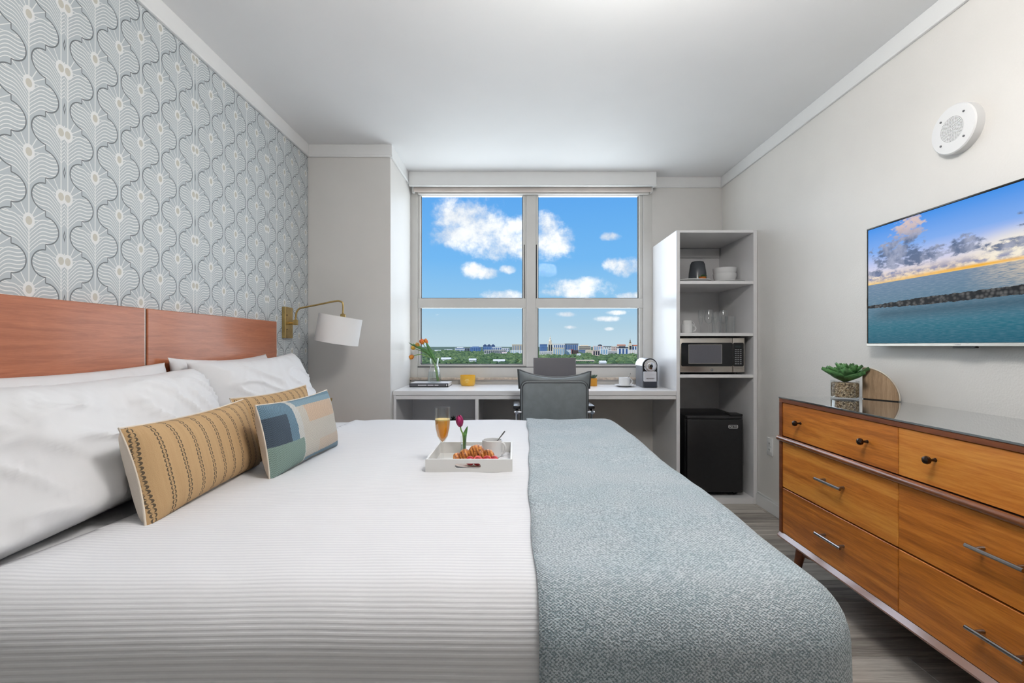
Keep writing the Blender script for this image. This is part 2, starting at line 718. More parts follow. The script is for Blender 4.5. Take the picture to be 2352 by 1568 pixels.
# ------------------------------------------------------------------ window
win = thing('window_1', 'wide four pane window in a pale metal frame overlooking the city', None, (0.14, YB, WZ0), kind='structure')
FY0, FY1 = YB + 0.005, YB + 0.085


def wpx(u, Yd=YB + 0.02):
    return (u - CU) / FPX * Yd


def wpz(v, Yd=YB + 0.02):
    return H - (v - CV) / FPX * Yd


def wbar(name, u0, u1, v0, v1, y0, y1, mat=WFRAME, par=None, bev=0.0025):
    return bxo(name, (wpx(u0), wpx(u1), y0, y1, wpz(v1), wpz(v0)), mat, par or win, bev=bev)


wbar('jamb', 942, 960, 433, 866, FY0, FY1)
wbar('jamb', 1476, 1498, 433, 866, FY0, FY1)
wbar('frame_head', 960, 1476, 433, 446, FY0, FY1)
wbar('frame_sill', 960, 1476, 842, 866, FY0, FY1)
wbar('mullion', 1209, 1230, 446, 842, FY0 - 0.004, FY1)
for (u0, u1) in ((960, 1209), (1230, 1476)):
    Ys0, Ys1 = YB + 0.018, YB + 0.07
    wbar('meeting_rail', u0, u1, 685, 707, Ys0 - 0.006, Ys1)
    wbar('sash_stile', u0, u0 + 6, 446, 685, Ys0, Ys1)
    wbar('sash_stile', u1 - 8, u1, 446, 685, Ys0, Ys1)
    wbar('sash_rail', u0 + 6, u1 - 8, 446, 449, Ys0, Ys1)
    wbar('sash_stile', u0, u0 + 5, 707, 842, Ys0, Ys1)
    wbar('sash_stile', u1 - 8, u1, 707, 842, Ys0, Ys1)
    wbar('sash_rail', u0 + 5, u1 - 8, 837, 842, Ys0, Ys1)
    for (a, b) in ((449, 685), (707, 837)):
        wbar('gasket', u0 + 5, u0 + 7, a, b, YB + 0.04, YB + 0.06, GASKET, bev=0)
        wbar('gasket', u1 - 9.5, u1 - 8, a, b, YB + 0.04, YB + 0.06, GASKET, bev=0)
        wbar('gasket', u0 + 5, u1 - 8, b - 1.6, b, YB + 0.04, YB + 0.06, GASKET, bev=0)
        wbar('window_pane', u0 + 4, u1 - 7, a - 1, b + 1, YB + 0.050, YB + 0.054, WPANE, bev=0)
    sl = wbar('sash_track', (u1 - 6) if u0 < 1000 else (u0 + 1), (u1 - 4) if u0 < 1000 else (u0 + 3), 562, 688, Ys0 - 0.003, Ys0 + 0.004, GASKET, bev=0)
    mid = (u0 + u1) / 2 - 2
    la = nb()
    tube(la, [(wpx(mid - 9), Ys0 - 0.008, wpz(688)), (wpx(mid), Ys0 - 0.013, wpz(686.5)), (wpx(mid + 9), Ys0 - 0.008, wpz(688))], 0.004, 8)
    ob('sash_latch', la, WFRAME, win)
wbar('bottom_track', 960, 1476, 841, 843.4, FY0 - 0.0015, FY0 + 0.002, GASKET, bev=0)
# stone stool under the window
bxo('window_stool', (PX, WX1, YB - 0.035, YB + 0.01, WZ0 - 0.020, WZ0 - 0.002), M('stone_stool', lin(198, 182, 166), 0.4, var=0.25, vscale=40), win, bev=0.002)
# cornice box over the window
co = thing('trim_6', 'white boxed cornice over the window', None, (0.15, 3.8, H + 1.297), kind='structure')
bxo('front_board', (-0.852, 1.152, 3.77, 3.785, H + 1.300, ZC), TRIM, co, bev=0.002)
bxo('end_board', (1.137, 1.152, 3.785, YB, H + 1.300, ZC), TRIM, co, bev=0.002)
bxo('lower_moulding', (-0.852, 1.156, 3.765, 3.79, H + 1.290, H + 1.303), TRIM, co, bev=0.004, seg=2)
# roller blind rolled up under the cornice
rb = thing('roller_blind', 'rolled up pale roller blind along the window head', 'blind', (0.13, 3.86, H + 1.26))
bm = nb()
tube(bm, [(-0.83, 3.862, H + 1.292), (1.13, 3.862, H + 1.292)], 0.022, 16)
ob('roll', bm, M('blind_cloth', lin(214, 202, 194), 0.7), rb)
bxo('bottom_rail', (-0.80, 1.12, 3.868, 3.886, H + 1.256, H + 1.278), WFRAME, rb, bev=0.003)
bxo('bracket', (-0.845, -0.826, 3.845, 3.89, H + 1.266, H + 1.318), WFRAME, rb, bev=0.002)
bxo('bracket', (1.13, 1.148, 3.845, 3.89, H + 1.266, H + 1.318), WFRAME, rb, bev=0.002)

# drum lamp added for room fill, out of view above the bed
def fill_glow(name, k):
    return M(name, (0.9, 0.9, 0.9, 1), 0.5, var=0, emit=(1.0, 0.97, 0.935, 1), estr=FILL_POWER * k)


lx, ly, lz0, lz1, lr = 0.42, 1.02, H + 1.045, H + 1.175, 0.20
r = thing('fill_lamp', 'added white drum lamp for room fill, hung out of view over the bed', 'lamp', (lx, ly, lz0))
ob('canopy', lathe(nb(), [(0.0, ZC - 0.001), (0.07, ZC - 0.001), (0.065, ZC - 0.02), (0.0, ZC - 0.022)], (lx, ly, 0), 32), TRIM, r)
ob('rod', tube(nb(), [(lx, ly, ZC - 0.02), (lx, ly, lz1)], 0.008, 12), TRIM, r)
ob('drum_side', lathe(nb(), [(lr, lz0), (lr, lz1)], (lx, ly, 0), 40), fill_glow('fill_drum', 1.0), r)
ob('top_diffuser', lathe(nb(), [(0, lz1), (lr, lz1)], (lx, ly, 0), 40), fill_glow('fill_top', 0.5), r)
ob('bottom_diffuser', lathe(nb(), [(0, lz0), (lr, lz0)], (lx, ly, 0), 40), fill_glow('fill_bottom', 0.35), r)

# ================================================================== HEADBOARD AND BED
HBW = wood('headboard_wood', lin(146, 82, 52), lin(174, 104, 70), lin(192, 122, 86), 1, rough=0.33, coat=0.25, scale=9.0, spread=0.75)
hb = thing('headboard', 'wide reddish brown wooden headboard fixed to the papered wall', 'headboard', (XL + 0.025, 1.77, 0.3))
HX = XL + 0.048
bxo('panel', (XL + 0.002, HX, 0.80, 1.769, 0.30, 1.274), HBW, hb, bev=0.003)
bxo('panel', (XL + 0.002, HX, 1.781, 2.75, 0.30, 1.274), HBW, hb, bev=0.003)
bxo('metal_strip', (XL + 0.002, HX - 0.006, 1.7715, 1.7785, 0.30, 1.272), STEEL, hb)
bxo('shadow_gap', (XL + 0.002, XL + 0.02, 1.768, 1.782, 0.30, 1.272), BLACKP, hb)

BX0, BX1, BY0, BY1, BZ = HX + 0.002, 0.60, 0.80, 2.80, 0.685


def rr_ring(x0, x1, y0, y1, R, npc=8, nside=60):
    """rounded rectangle with a fixed number of points"""
    pts = []
    cs = ((x1 - R, y1 - R, 0), (x0 + R, y1 - R, 90), (x0 + R, y0 + R, 180), (x1 - R, y0 + R, 270))
    for k, (cx, cy, a0) in enumerate(cs):
        arc = [(cx + R * math.cos(math.radians(a0 + 90 * i / npc)), cy + R * math.sin(math.radians(a0 + 90 * i / npc))) for i in range(npc + 1)]
        nx, ny, na = cs[(k + 1) % 4]
        end = (nx + R * math.cos(math.radians(na)), ny + R * math.sin(math.radians(na)))
        pts += arc
        for i in range(1, nside):
            f = i / nside
            pts.append((arc[-1][0] * (1 - f) + end[0] * f, arc[-1][1] * (1 - f) + end[1] * f))
    return pts


def bed_shell(off, zbot, R=0.10, r=0.095, folds=0.0, wav=0.003, seed=0.0):
    """draped shell over the bed, `off` metres outside the mattress"""
    x0, x1, y0, y1 = BX0 - 0.0, BX1 + off, BY0 - off, BY1 + off
    top = BZ + off
    rings = []
    hang = 9
    for i in range(hang):
        rings.append((0.0, zbot + (top - r - zbot) * i / hang, 1 - i / hang))
    for i in range(9):
        a = PI / 2 * i / 8
        rings.append((r * (1 - math.cos(a)), top - r + r * math.sin(a), 0))
    d = r
    half = (y1 - y0) / 2
    while d < half - 0.05:
        d += 0.035
        rings.append((min(d, half - 0.02), top, 0))
    bm = nb()
    prev = None
    for d, z, hf in rings:
        Rr = max(R - d, 0.004)
        pts = rr_ring(x0 + d, x1 - d, y0 + d, y1 - d, Rr)
        vs = []
        n = len(pts)
        for k, (px_, py_) in enumerate(pts):
            p = Vector((px_, py_, z))
            if folds and hf > 0:
                c = Vector(((x0 + x1) / 2, (y0 + y1) / 2, z))
                q = p - c
                out = Vector((q.x / (x1 - x0), q.y / (y1 - y0), 0)).normalized()
                w = math.sin((px_ * 1.0 + py_) * 21 + seed) * 0.6 + math.sin((px_ - py_) * 37 + seed * 2) * 0.4
                p += out * (w * folds * hf + 0.02 * hf)
            dz = mnoise.noise(Vector((px_ * 2.6 + seed, py_ * 2.6, 1.7))) * wav * 1.6 + mnoise.noise(Vector((px_ * 9, py_ * 7 + seed, 4.1))) * wav * 0.5
            p.z += dz * (1 - hf)
            vs.append(bm.verts.new(p))
        if prev:
            for k in range(n):
                bm.faces.new((prev[k], prev[(k + 1) % n], vs[(k + 1) % n], vs[k]))
        prev = vs
    n = len(prev)
    try:
        bm.faces.new(prev)
    except ValueError:
        pass
    bmesh.ops.recalc_face_normals(bm, faces=bm.faces)
    return bm


def cut_keep_gt(bm, x):
    g = bm.verts[:] + bm.edges[:] + bm.faces[:]
    bmesh.ops.bisect_plane(bm, geom=g, plane_co=(x, 0, 0), plane_no=(1, 0, 0), clear_inner=True)
    return bm


def solid(o, th):
    md = o.modifiers.new('thickness', 'SOLIDIFY')
    md.thickness = th
    md.offset = 1.0


bed = thing('bed', 'king size bed with white mattress and upholstered base under the headboard', 'bed', (-0.4, 1.8, 0.0))
bxo('base', (BX0, 0.56, 0.85, 2.74, 0.10, 0.36), M('bed_base', lin(90, 90, 94), 0.8, bump=0.3, bscale=500), bed, bev=0.02, seg=2)
for (lx, ly) in ((-1.3, 0.95), (-1.3, 2.65), (0.46, 0.95), (0.46, 2.65)):
    bxo('leg', (lx - 0.03, lx + 0.03, ly - 0.03, ly + 0.03, 0.0, 0.10), BLACKP, bed)
ob('mattress', bed_shell(0.0, 0.36, wav=0.002), SHEET, bed)


def coverlet_mat():
    m = bpy.data.materials.new('ribbed_white_coverlet')
    m.use_nodes = True
    nt = m.node_tree
    p = nt.nodes['Principled BSDF']
    tc = nt.nodes.new('ShaderNodeTexCoord')
    x, y, z = sep(nt, tc.outputs['Object'])
    # ribs run across the bed; they carry on down the hanging sides
    w = noise(nt, tc.outputs['Object'], 1.6, 1.0)
    ph = ((y + z + w * 0.03) * (2 * PI / 0.0125)).sin()
    rib = ph.ss(-0.9, 0.6)
    nt.links.new(mixc(nt, rib, lin(232, 232, 236), lin(242, 242, 245)), p.inputs['Base Color'])
    p.inputs['Roughness'].default_value = 0.75
    p.inputs['Sheen Weight'].default_value = 0.1
    b = nt.nodes.new('ShaderNodeBump')
    b.inputs['Strength'].default_value = 0.3
    b.inputs['Distance'].default_value = 0.0018
    nt.links.new(rib.s, b.inputs['Height'])
    nt.links.new(b.outputs[0], p.inputs['Normal'])
    return m


bm = cut_keep_gt(bed_shell(0.007, 0.12, folds=0.010, wav=0.006, seed=1.0), -1.0)
for v in bm.verts:
    w = max(0, 1 - (v.co.x + 1.0) / 0.3)
    v.co.x += w * (0.05 * (v.co.y - 1.0) + 0.012 * math.sin(v.co.y * 6.0 + 0.7))
    # puffed hem just behind the cushions
    v.co.z += 0.006 * math.exp(-((v.co.x + 0.95) / 0.05) ** 2) * (1 if v.co.z > BZ - 0.05 else 0)
cv = ob('coverlet', bm, coverlet_mat(), label='white finely ribbed coverlet spread over the bed', cat='coverlet')
solid(cv, 0.006)


def throw_mat():
    m = bpy.data.materials.new('blue_grey_woven_throw')
    m.use_nodes = True
    nt = m.node_tree
    p = nt.nodes['Principled BSDF']
    v = coords(nt, 'Object', (1, 1, 1))
    x, y, z = sep(nt, v)
    tw = comb(nt, x + 0.0, y + z, z * 0.3)
    a = noise(nt, tw, 230.0, 2.0, 0.6)
    b_ = noise(nt, tw, 6.0, 2.0, 0.6)
    wv = (((y + z) * 900.0).sin() * (x * 900.0).sin()) * 0.12
    f = (a + wv).ss(0.34, 0.66)
    c1 = mixc(nt, f, lin(140, 160, 170), lin(212, 224, 230))
    c2 = mixc(nt, f, lin(150, 166, 175), lin(222, 230, 235))
    nt.links.new(mixc(nt, b_.ss(0.35, 0.65), c1, c2), p.inputs['Base Color'])
    p.inputs['Roughness'].default_value = 0.95
    p.inputs['Sheen Weight'].default_value = 0.25
    b = nt.nodes.new('ShaderNodeBump')
    b.inputs['Strength'].default_value = 0.7
    b.inputs['Distance'].default_value = 0.003
    nt.links.new(f.s, b.inputs['Height'])
    nt.links.new(b.outputs[0], p.inputs['Normal'])
    return m


bm = cut_keep_gt(bed_shell(0.0155, 0.16, R=0.115, folds=0.016, wav=0.007, seed=1.0), 0.055)
for v in bm.verts:
    w = max(0, 1 - (v.co.x - 0.055) / 0.25)
    v.co.x += w * (0.020 * (v.co.y - 1.7) + 0.005 * math.sin(v.co.y * 4.2 - 1.0) + 0.0025 * math.sin(v.co.y * 17))
    if v.co.z > BZ - 0.02:
        v.co.z += 0.004 * math.exp(-((v.co.x - 0.10) / 0.03) ** 2) + 0.006 * max(0, (v.co.y - 2.62) / 0.12) * (0.5 + 0.5 * math.sin(v.co.x * 42)) * max(0, 1 - abs(v.co.x - 0.17) / 0.16)
tb = ob('throw_blanket', bm, throw_mat(), label='pale blue grey woven throw blanket across the foot of the bed', cat='blanket')
solid(tb, 0.007)


# ------------------------------------------------------------------ pillows
def pillow_grid(L, Hh, Tk, n=40, side=1, seed=0.0, wr=0.004, pinch=0.07, sag=0.0, full=False):
    """one face of a cushion; side=+1 front, -1 back. local x along length, y up, z outwards"""
    bm = nb()
    g = []
    for j in range(n + 1):
        row = []
        for i in range(n + 1):
            u, v = -1 + 2 * i / n, -1 + 2 * j / n
            # denser near the seam
            u = math.copysign(abs(u) ** 0.85, u)
            v = math.copysign(abs(v) ** 0.85, v)
            x = L / 2 * u * (1 - pinch * (1 - v * v))
            y = Hh / 2 * v * (1 - pinch * 1.6 * (1 - u * u) * (0.15 if (full and v < 0) else 1.0))
            e = max(0.0, (1 - abs(u) ** 3.2) * (1 - abs(v) ** (9.0 if (full and v < 0) else 3.2)))
            z = Tk / 2 * e ** 0.52
            if wr:
                f = e ** 0.3
                rr = mnoise.noise(Vector((x * 4 + seed, y * 3.5 - seed + x * 2, seed))) * 0.8
                wx, wy = x + 0.05 * mnoise.noise(Vector((x * 3, y * 3, seed))), y + 0.05 * mnoise.noise(Vector((y * 3, x * 3, seed + 9)))
                cr1 = max(0.0, 0.16 - abs(mnoise.noise(Vector((wx * 5 + wy * 9 + seed * 2, wy * 2 - wx * 3, seed + 3.3))))) / 0.16
                cr2 = max(0.0, 0.14 - abs(mnoise.noise(Vector((wx * 9 - wy * 8 + seed, wy * 4 + wx * 2, seed + 7.1))))) / 0.14
                r2 = (cr1 ** 1.5) * 0.5 + (cr2 ** 1.5) * 0.32 * (0.6 + 0.4 * v)
                z += side * 0 + wr * (rr + r2) * f * 1.2
            y -= sag * e
            row.append(bm.verts.new((x, y, side * z)))
        g.append(row)
    for j in range(n):
        for i in range(n):
            f = (g[j][i], g[j][i + 1], g[j + 1][i + 1], g[j + 1][i])
            bm.faces.new(f if side > 0 else f[::-1])
    return bm


def pillow_matrix(bottom, lean, yaw, Hh, roll=0.0):
    """bottom centre point; local x -> -Y world (towards camera is -x... mirrored is fine), local z -> +X (room)"""
    # columns: local x, y, z in world
    base = Matrix(((0, 0, 1, 0), (1, 0, 0, 0), (0, 1, 0, 0), (0, 0, 0, 1)))
    return (Matrix.Translation(Vector(bottom)) @ Matrix.Rotation(yaw, 4, 'Z') @ Matrix.Rotation(-lean, 4, 'Y') @
            base @ Matrix.Translation((0, Hh / 2, 0)) @ Matrix.Rotation(roll, 4, 'Z'))


def white_pillow(label, bottom, lean, yaw, L, Hh, Tk, seed, wr=0.006, roll=0.0, sag=0.01):
    bm = pillow_grid(L, Hh, Tk, 72, 1, seed, wr, sag=sag, full=True)
    b2 = pillow_grid(L, Hh, Tk, 72, -1, seed, wr, sag=sag, full=True)
    me = bpy.data.meshes.new('tmp')
    b2.to_mesh(me)
    b2.free()
    bm.from_mesh(me)
    bmesh.ops.remove_doubles(bm, verts=bm.verts, dist=0.0005)
    bmesh.ops.transform(bm, matrix=pillow_matrix(bottom, lean, yaw, Hh, roll), verts=bm.verts)
    return ob('pillow', bm, PILLOWM, angle=80, label=label, cat='pillow', group='white bed pillows')


R_ = math.radians
white_pillow('white pillow against the headboard, behind the large front pillow nearest the viewer', (-1.30, 1.36, BZ + 0.0), R_(13), R_(0), 0.98, 0.39, 0.15, 1.3, 0.012)
white_pillow('white pillow against the headboard at the window end, mostly hidden', (-1.295, 2.24, BZ + 0.0), R_(13), R_(2), 0.78, 0.41, 0.15, 4.1, 0.012)
white_pillow('large crumpled white pillow leaning in front, nearest the viewer', (-1.105, 1.37, BZ + 0.0), R_(24), R_(5), 1.12, 0.39, 0.25, 8.7, 0.026)
white_pillow('white pillow leaning in front at the window end of the bed', (-1.12, 2.27, BZ + 0.0), R_(24), R_(-3), 0.82, 0.43, 0.21, 12.9, 0.022, roll=R_(2))


def stripe_cushion_mat():
    m = bpy.data.materials.new('tan_stitched_cloth')
    m.use_nodes = True
    nt = m.node_tree
    p = nt.nodes['Principled BSDF']
    uv = nt.nodes.new('ShaderNodeUVMap')
    x, y, _ = sep(nt, uv.outputs[0])
    fine = noise(nt, uv.outputs[0], 260.0, 2.0)
    broad = noise(nt, comb(nt, x * 60.0, y * 1.5, 0.0), 1.0, 2.0)
    base = mixc(nt, fine * 0.6 + broad * 0.4, lin(160, 124, 82), lin(210, 178, 134))
    sx = (x * 11.0 - 0.35).wrap(0.5, -0.5)
    ph = (y * 21.0).wrap(0.5, -0.5)
    # two wavering rows of stitches that almost meet: a chain
    bow = 0.075 * (1.0 - ph * ph * 4.0)
    l1 = ((sx - 0.02 - bow).abs()).lt(0.035)
    l2 = ((sx + 0.02 + bow).abs()).lt(0.035)
    lines = l1.max(l2) * ph.abs().lt(0.42)
    c = mixc(nt, lines * 0.9, base, lin(74, 66, 54))
    nt.links.new(c, p.inputs['Base Color'])
    p.inputs['Roughness'].default_value = 0.9
    b = nt.nodes.new('ShaderNodeBump')
    b.inputs['Strength'].default_value = 0.5
    b.inputs['Distance'].default_value = 0.002
    nt.links.new((fine + lines).s, b.inputs['Height'])
    nt.links.new(b.outputs[0], p.inputs['Normal'])
    return m


def patch_cushion_mat():
    m = bpy.data.materials.new('blue_patchwork_cloth')
    m.use_nodes = True
    nt = m.node_tree
    p = nt.nodes['Principled BSDF']
    uv = nt.nodes.new('ShaderNodeUVMap')
    x, y, _ = sep(nt, uv.outputs[0])
    fine = noise(nt, uv.outputs[0], 220.0, 2.0)
    weave = ((x * 420.0).sin() * (y * 240.0).sin()) * 0.25 + fine
    c = mixc(nt, x * 0.0 + 0.5, lin(192, 186, 174), lin(202, 197, 188))
    def put(c, mask, col):
        return mixc(nt, mask, c, col)
    edge = noise(nt, uv.outputs[0], 30.0, 1.0) * 0.014 - 0.007
    xe, ye = x + edge, y + edge
    c = put(c, xe.gt(0.42) * xe.lt(0.88) * ye.gt(0.60) * ye.lt(0.86) * 0.7, lin(206, 172, 142))
    c = put(c, xe.gt(0.52) * ye.lt(0.30) * ye.gt(0.08) * 0.35, lin(204, 170, 140))
    c = put(c, ye.gt(0.86) * xe.gt(0.20), lin(132, 158, 172))
    c = put(c, ye.gt(0.94) * xe.gt(0.20), lin(112, 140, 156))
    c = put(c, xe.gt(0.34) * ye.lt(0.12), lin(122, 144, 156))
    c = put(c, xe.lt(0.33), lin(200, 200, 196))
    c = put(c, xe.lt(0.27) * ye.gt(0.40), lin(104, 132, 150))
    c = put(c, xe.lt(0.19) * ye.gt(0.40) * ye.lt(0.80), lin(70, 84, 98))
    c = put(c, xe.lt(0.32) * ye.lt(0.41), lin(128, 150, 142))
    dk = nt.nodes.new('ShaderNodeMix')
    dk.data_type = 'RGBA'
    dk.blend_type = 'MULTIPLY'
    dk.inputs[0].default_value = 0.75
    nt.links.new(c, dk.inputs[6])
    nt.links.new(ramp(nt, weave.ss(0.2, 0.8), [(0, (0.45, 0.45, 0.45, 1)), (1, (1.25, 1.25, 1.25, 1))]), dk.inputs[7])
    nt.links.new(dk.outputs[2], p.inputs['Base Color'])
    p.inputs['Roughness'].default_value = 0.95
    b = nt.nodes.new('ShaderNodeBump')
    b.inputs['Strength'].default_value = 0.6
    b.inputs['Distance'].default_value = 0.002
    nt.links.new(weave.s, b.inputs['Height'])
    nt.links.new(b.outputs[0], p.inputs['Normal'])
    return m


CUSHBACK = M('cream_cushion_back', lin(226, 214, 200), 0.9, bump=0.3, bscale=300)


def cushion(label, bottom, lean, yaw, L, Hh, Tk, fm, seed, sag=0.004, Tb=0.2):
    mtx = pillow_matrix(bottom, lean, yaw, Hh)
    r = thing('cushion', label, 'cushion', Vector(bottom), 'lumbar cushions')
    for side, nm, mt in ((1, 'front_cover', fm), (-1, 'back_cover', CUSHBACK)):
        bm = pillow_grid(L, Hh, Tk if side > 0 else Tb, 32, side, seed, 0.003, pinch=0.055, sag=sag)
        uvl = bm.loops.layers.uv.new('UVMap')
        for f in bm.faces:
            for lp in f.loops:
                co_ = lp.vert.co
                lp[uvl].uv = (0.5 + co_.x / L, 0.5 + (co_.y + 0.0) / Hh)
        bmesh.ops.transform(bm, matrix=mtx, verts=bm.verts)
        ob(nm, bm, mt, r, angle=80)
    # seam cord
    pts = []
    for k in range(61):
        a = k / 60 * 4
        sd, f = int(a) % 4, a - int(a)
        u, v = [(-1 + 2 * f, -1), (1, -1 + 2 * f), (1 - 2 * f, 1), (-1, 1 - 2 * f)][sd]
        pts.append(mtx @ Vector((L / 2 * u * (1 - 0.055 * (1 - v * v)), Hh / 2 * v * (1 - 0.055 * 1.6 * (1 - u * u)), 0)))
    ob('seam', tube(nb(), pts, 0.0028, 6), CUSHBACK, r)
    return r


TAN = stripe_cushion_mat()
cushion('tan cushion with dark stitched stripes standing alone, nearest the viewer', (-0.915, 1.425, BZ + 0.004), R_(14), R_(5), 0.605, 0.252, 0.11, TAN, 2.2, Tb=0.17)
cushion('tan cushion with dark stitched stripes tucked behind the blue patchwork cushion', (-0.945, 1.95, BZ + 0.004), R_(14), R_(-1), 0.58, 0.262, 0.07, TAN, 5.2, Tb=0.07)
cushion('blue and beige patchwork cushion in front of a tan one', (-0.79, 1.79, BZ + 0.004), R_(11), R_(-2), 0.535, 0.252, 0.11, patch_cushion_mat(), 9.1, Tb=0.14)

# nightstand (behind the bed, mostly hidden) and the brass piece on it
NSW = wood('nightstand_wood', lin(110, 58, 30), lin(150, 88, 52), lin(180, 116, 76), 1, rough=0.35)
ns = thing('nightstand', 'low brown nightstand hidden between bed and pillar', 'nightstand', (-1.2, 3.04, 0))
bxo('body', (-1.43, -1.0, 2.86, 3.22, 0.12, 0.50), NSW, ns, bev=0.003)
bxo('top', (-1.435, -0.99, 2.85, 3.23, 0.50, 0.52), NSW, ns, bev=0.003)
dr_ = bxo('drawer', (-1.0, -0.988, 2.88, 3.20, 0.28, 0.47), NSW, ns, bev=0.003)
bm = nb()
lathe(bm, [(0, 0), (0.006, 0), (0.006, 0.012), (0.012, 0.018), (0.008, 0.028), (0, 0.03)], (-0.989, 3.04, 0.375), 14, Matrix.Rotation(PI / 2, 4, 'Y'))
ob('knob', bm, BLACKM, dr_)
for lx in (-1.41, -1.03):
    for ly in (2.88, 3.20):
        bxo('leg', (lx - 0.015, lx + 0.015, ly - 0.015, ly + 0.015, 0, 0.12), NSW, ns)
c = px(757, 914, 3.02)
bm = nb()
lathe(bm, [(0, 0.52), (0.035, 0.52), (0.035, 0.527), (0.007, 0.535), (0.005, c.z - 0.06), (0.008, c.z - 0.035), (0.017, c.z - 0.006),
           (0.016, c.z), (0.0, c.z)], (c.x, c.y, 0), 20)
ob('bedside_ornament', bm, BRASS, label='slim flared brass top showing just beside the blue cushion', cat='ornament')

# ------------------------------------------------------------------ wall lamp
wl_ = thing('wall_lamp', 'brass swing arm wall lamp with tilted white drum shade', 'lamp', (XL, 2.95, 1.15))
bxo('backplate', (XL, XL + 0.022, 2.905, 3.005, H + 0.046, H + 0.242), BRASS, wl_, bev=0.002)
for z_ in (0.10, 0.19):
    bm = lathe(nb(), [(0, 0), (0.004, 0), (0.003, 0.003), (0, 0.004)], (XL + 0.022, 2.925, H + z_), 10, Matrix.Rotation(PI / 2, 4, 'Y'))
    ob('screw', bm, BLACKM, wl_)
A0 = px(676, 742, 2.955)
A0.x = XL + 0.055
bm = tube(nb(), [(XL + 0.02, 2.955, A0.z), (A0.x + 0.012, 2.955, A0.z)], 0.008, 12)
bxo('pivot_block', (XL + 0.05, XL + 0.075, 2.945, 2.965, A0.z - 0.012, A0.z + 0.022), BRASS, wl_, bev=0.002)
ob('pivot', bm, BRASS, wl_)
Y_ = 2.955
apts = [(XL + 0.062, Y_, A0.z + 0.01), (XL + 0.068, Y_, px(0, 718, Y_).z), (XL + 0.085, Y_, px(0, 709, Y_).z)]
e1 = px(692, 707, Y_)
e2 = px(770, 691.5, Y_)
apts += [tuple(e1), tuple((e1 + e2) / 2), tuple(e2), tuple(px(782, 692, Y_)), tuple(px(787.5, 698, Y_)), tuple(px(787.5, 724, Y_))]
ob('arm', tube(nb(), spline(apts, 6), 0.0055, 12), BRASS, wl_)
sc_ = px(778, 757, Y_)
tilt = Matrix.Rotation(R_(9.5), 4, 'Y')
bm = nb()
lathe(bm, [(0.132, -0.085), (0.132, 0.085), (0.1295, 0.085), (0.1295, -0.085), (0.132, -0.085)], sc_, 48, tilt)
ob('shade', bm, M('linen_shade', lin(242, 241, 240), 0.9, bump=0.2, bscale=500, var=0.015), wl_)
bm = nb()
lathe(bm, [(0, 0.06), (0.017, 0.06), (0.017, 0.098), (0.006, 0.104), (0, 0.104)], sc_ + Vector((0.012, 0, 0.0)), 20, tilt)
ob('socket', bm, BRASS, wl_)
bm = nb()
for k in range(3):
    a = 2 * PI * k / 3 + 0.4
    p0 = tilt @ Vector((0.015 * math.cos(a), 0.015 * math.sin(a), 0.078))
    p1 = tilt @ Vector((0.130 * math.cos(a), 0.130 * math.sin(a), 0.082))
    tube(bm, [sc_ + p0, sc_ + p1], 0.0018, 6)
ob('shade_spider', bm, BRASS, wl_)

# ================================================================== DESK AND SHELF UNIT
DY = 3.33
DZ = 0.809
TX0, TX1 = 1.160, 1.738
dk = thing('desk', 'long white built-in desk running under the window', 'desk', (0.15, 3.6, 0))
bxo('desktop', (PX + 0.002, TX0 - 0.001, DY, YB - 0.003, DZ - 0.034, DZ), LAM, dk, bev=0.002)
bxo('apron', (-0.845, TX0 - 0.001, DY + 0.004, DY + 0.022, DZ - 0.062, DZ - 0.0365), LAM, dk, bev=0.001)
bxo('side_panel', (PX + 0.003, -0.845, DY + 0.004, YB - 0.003, 0, DZ - 0.0345), LAM, dk, bev=0.001)
bxo('divider', (-0.279, -0.255, DY + 0.004, YB - 0.003, 0, DZ - 0.0625), LAM, dk, bev=0.001)
bxo('back_panel', (-0.845, -0.279, YB - 0.03, YB - 0.018, 0.05, DZ - 0.0345), LAM, dk)
bxo('cubby_floor', (-0.845, -0.279, DY + 0.01, YB - 0.03, 0.35, 0.37), LAM, dk, bev=0.001)
ao = px(1077, 964.5, YB - 0.033)
bxo('outlet_plate', (ao.x - 0.038, ao.x + 0.038, YB - 0.036, YB - 0.030, ao.z - 0.018, ao.z + 0.018), TRIM, dk, bev=0.002)

su = thing('shelf_unit', 'tall narrow white open shelf unit in the corner', 'shelf unit', ((TX0 + TX1) / 2, 3.6, 0))
bxo('side_panel', (TX0, TX0 + 0.025, DY, YB - 0.003, 0, 1.956), LAM, su, bev=0.001)
bxo('side_panel', (TX1 - 0.027, TX1, DY, YB - 0.003, 0, 1.956), LAM, su, bev=0.001)
bxo('scribe_strip', (TX1, XR, DY + 0.01, DY + 0.03, 0.1, 1.95), LAM, su)
I0, I1 = TX0 + 0.0255, TX1 - 0.0275
bxo('top_panel', (I0, I1, DY, YB - 0.003, 1.939, 1.956), LAM, su, bev=0.001)
SH1, SH2, SH3, SH4 = 1.594, 1.222, 0.924, 0.044
for z_ in (SH1, SH2, SH3):
    bxo('shelf', (I0, I1, DY + 0.001, YB - 0.016, z_ - 0.022, z_), LAM, su, bev=0.001)
bxo('bottom_panel', (I0, I1, DY + 0.001, YB - 0.016, 0.0, SH4), LAM, su, bev=0.001)
bxo('back_panel', (I0, I1, YB - 0.014, YB - 0.004, 0.0, 1.938), LAM, su)
bxo('hanging_rail', (I0, I1 - 0.004, YB - 0.034, YB - 0.0145, 1.862, 1.936), LAM, su, bev=0.001)

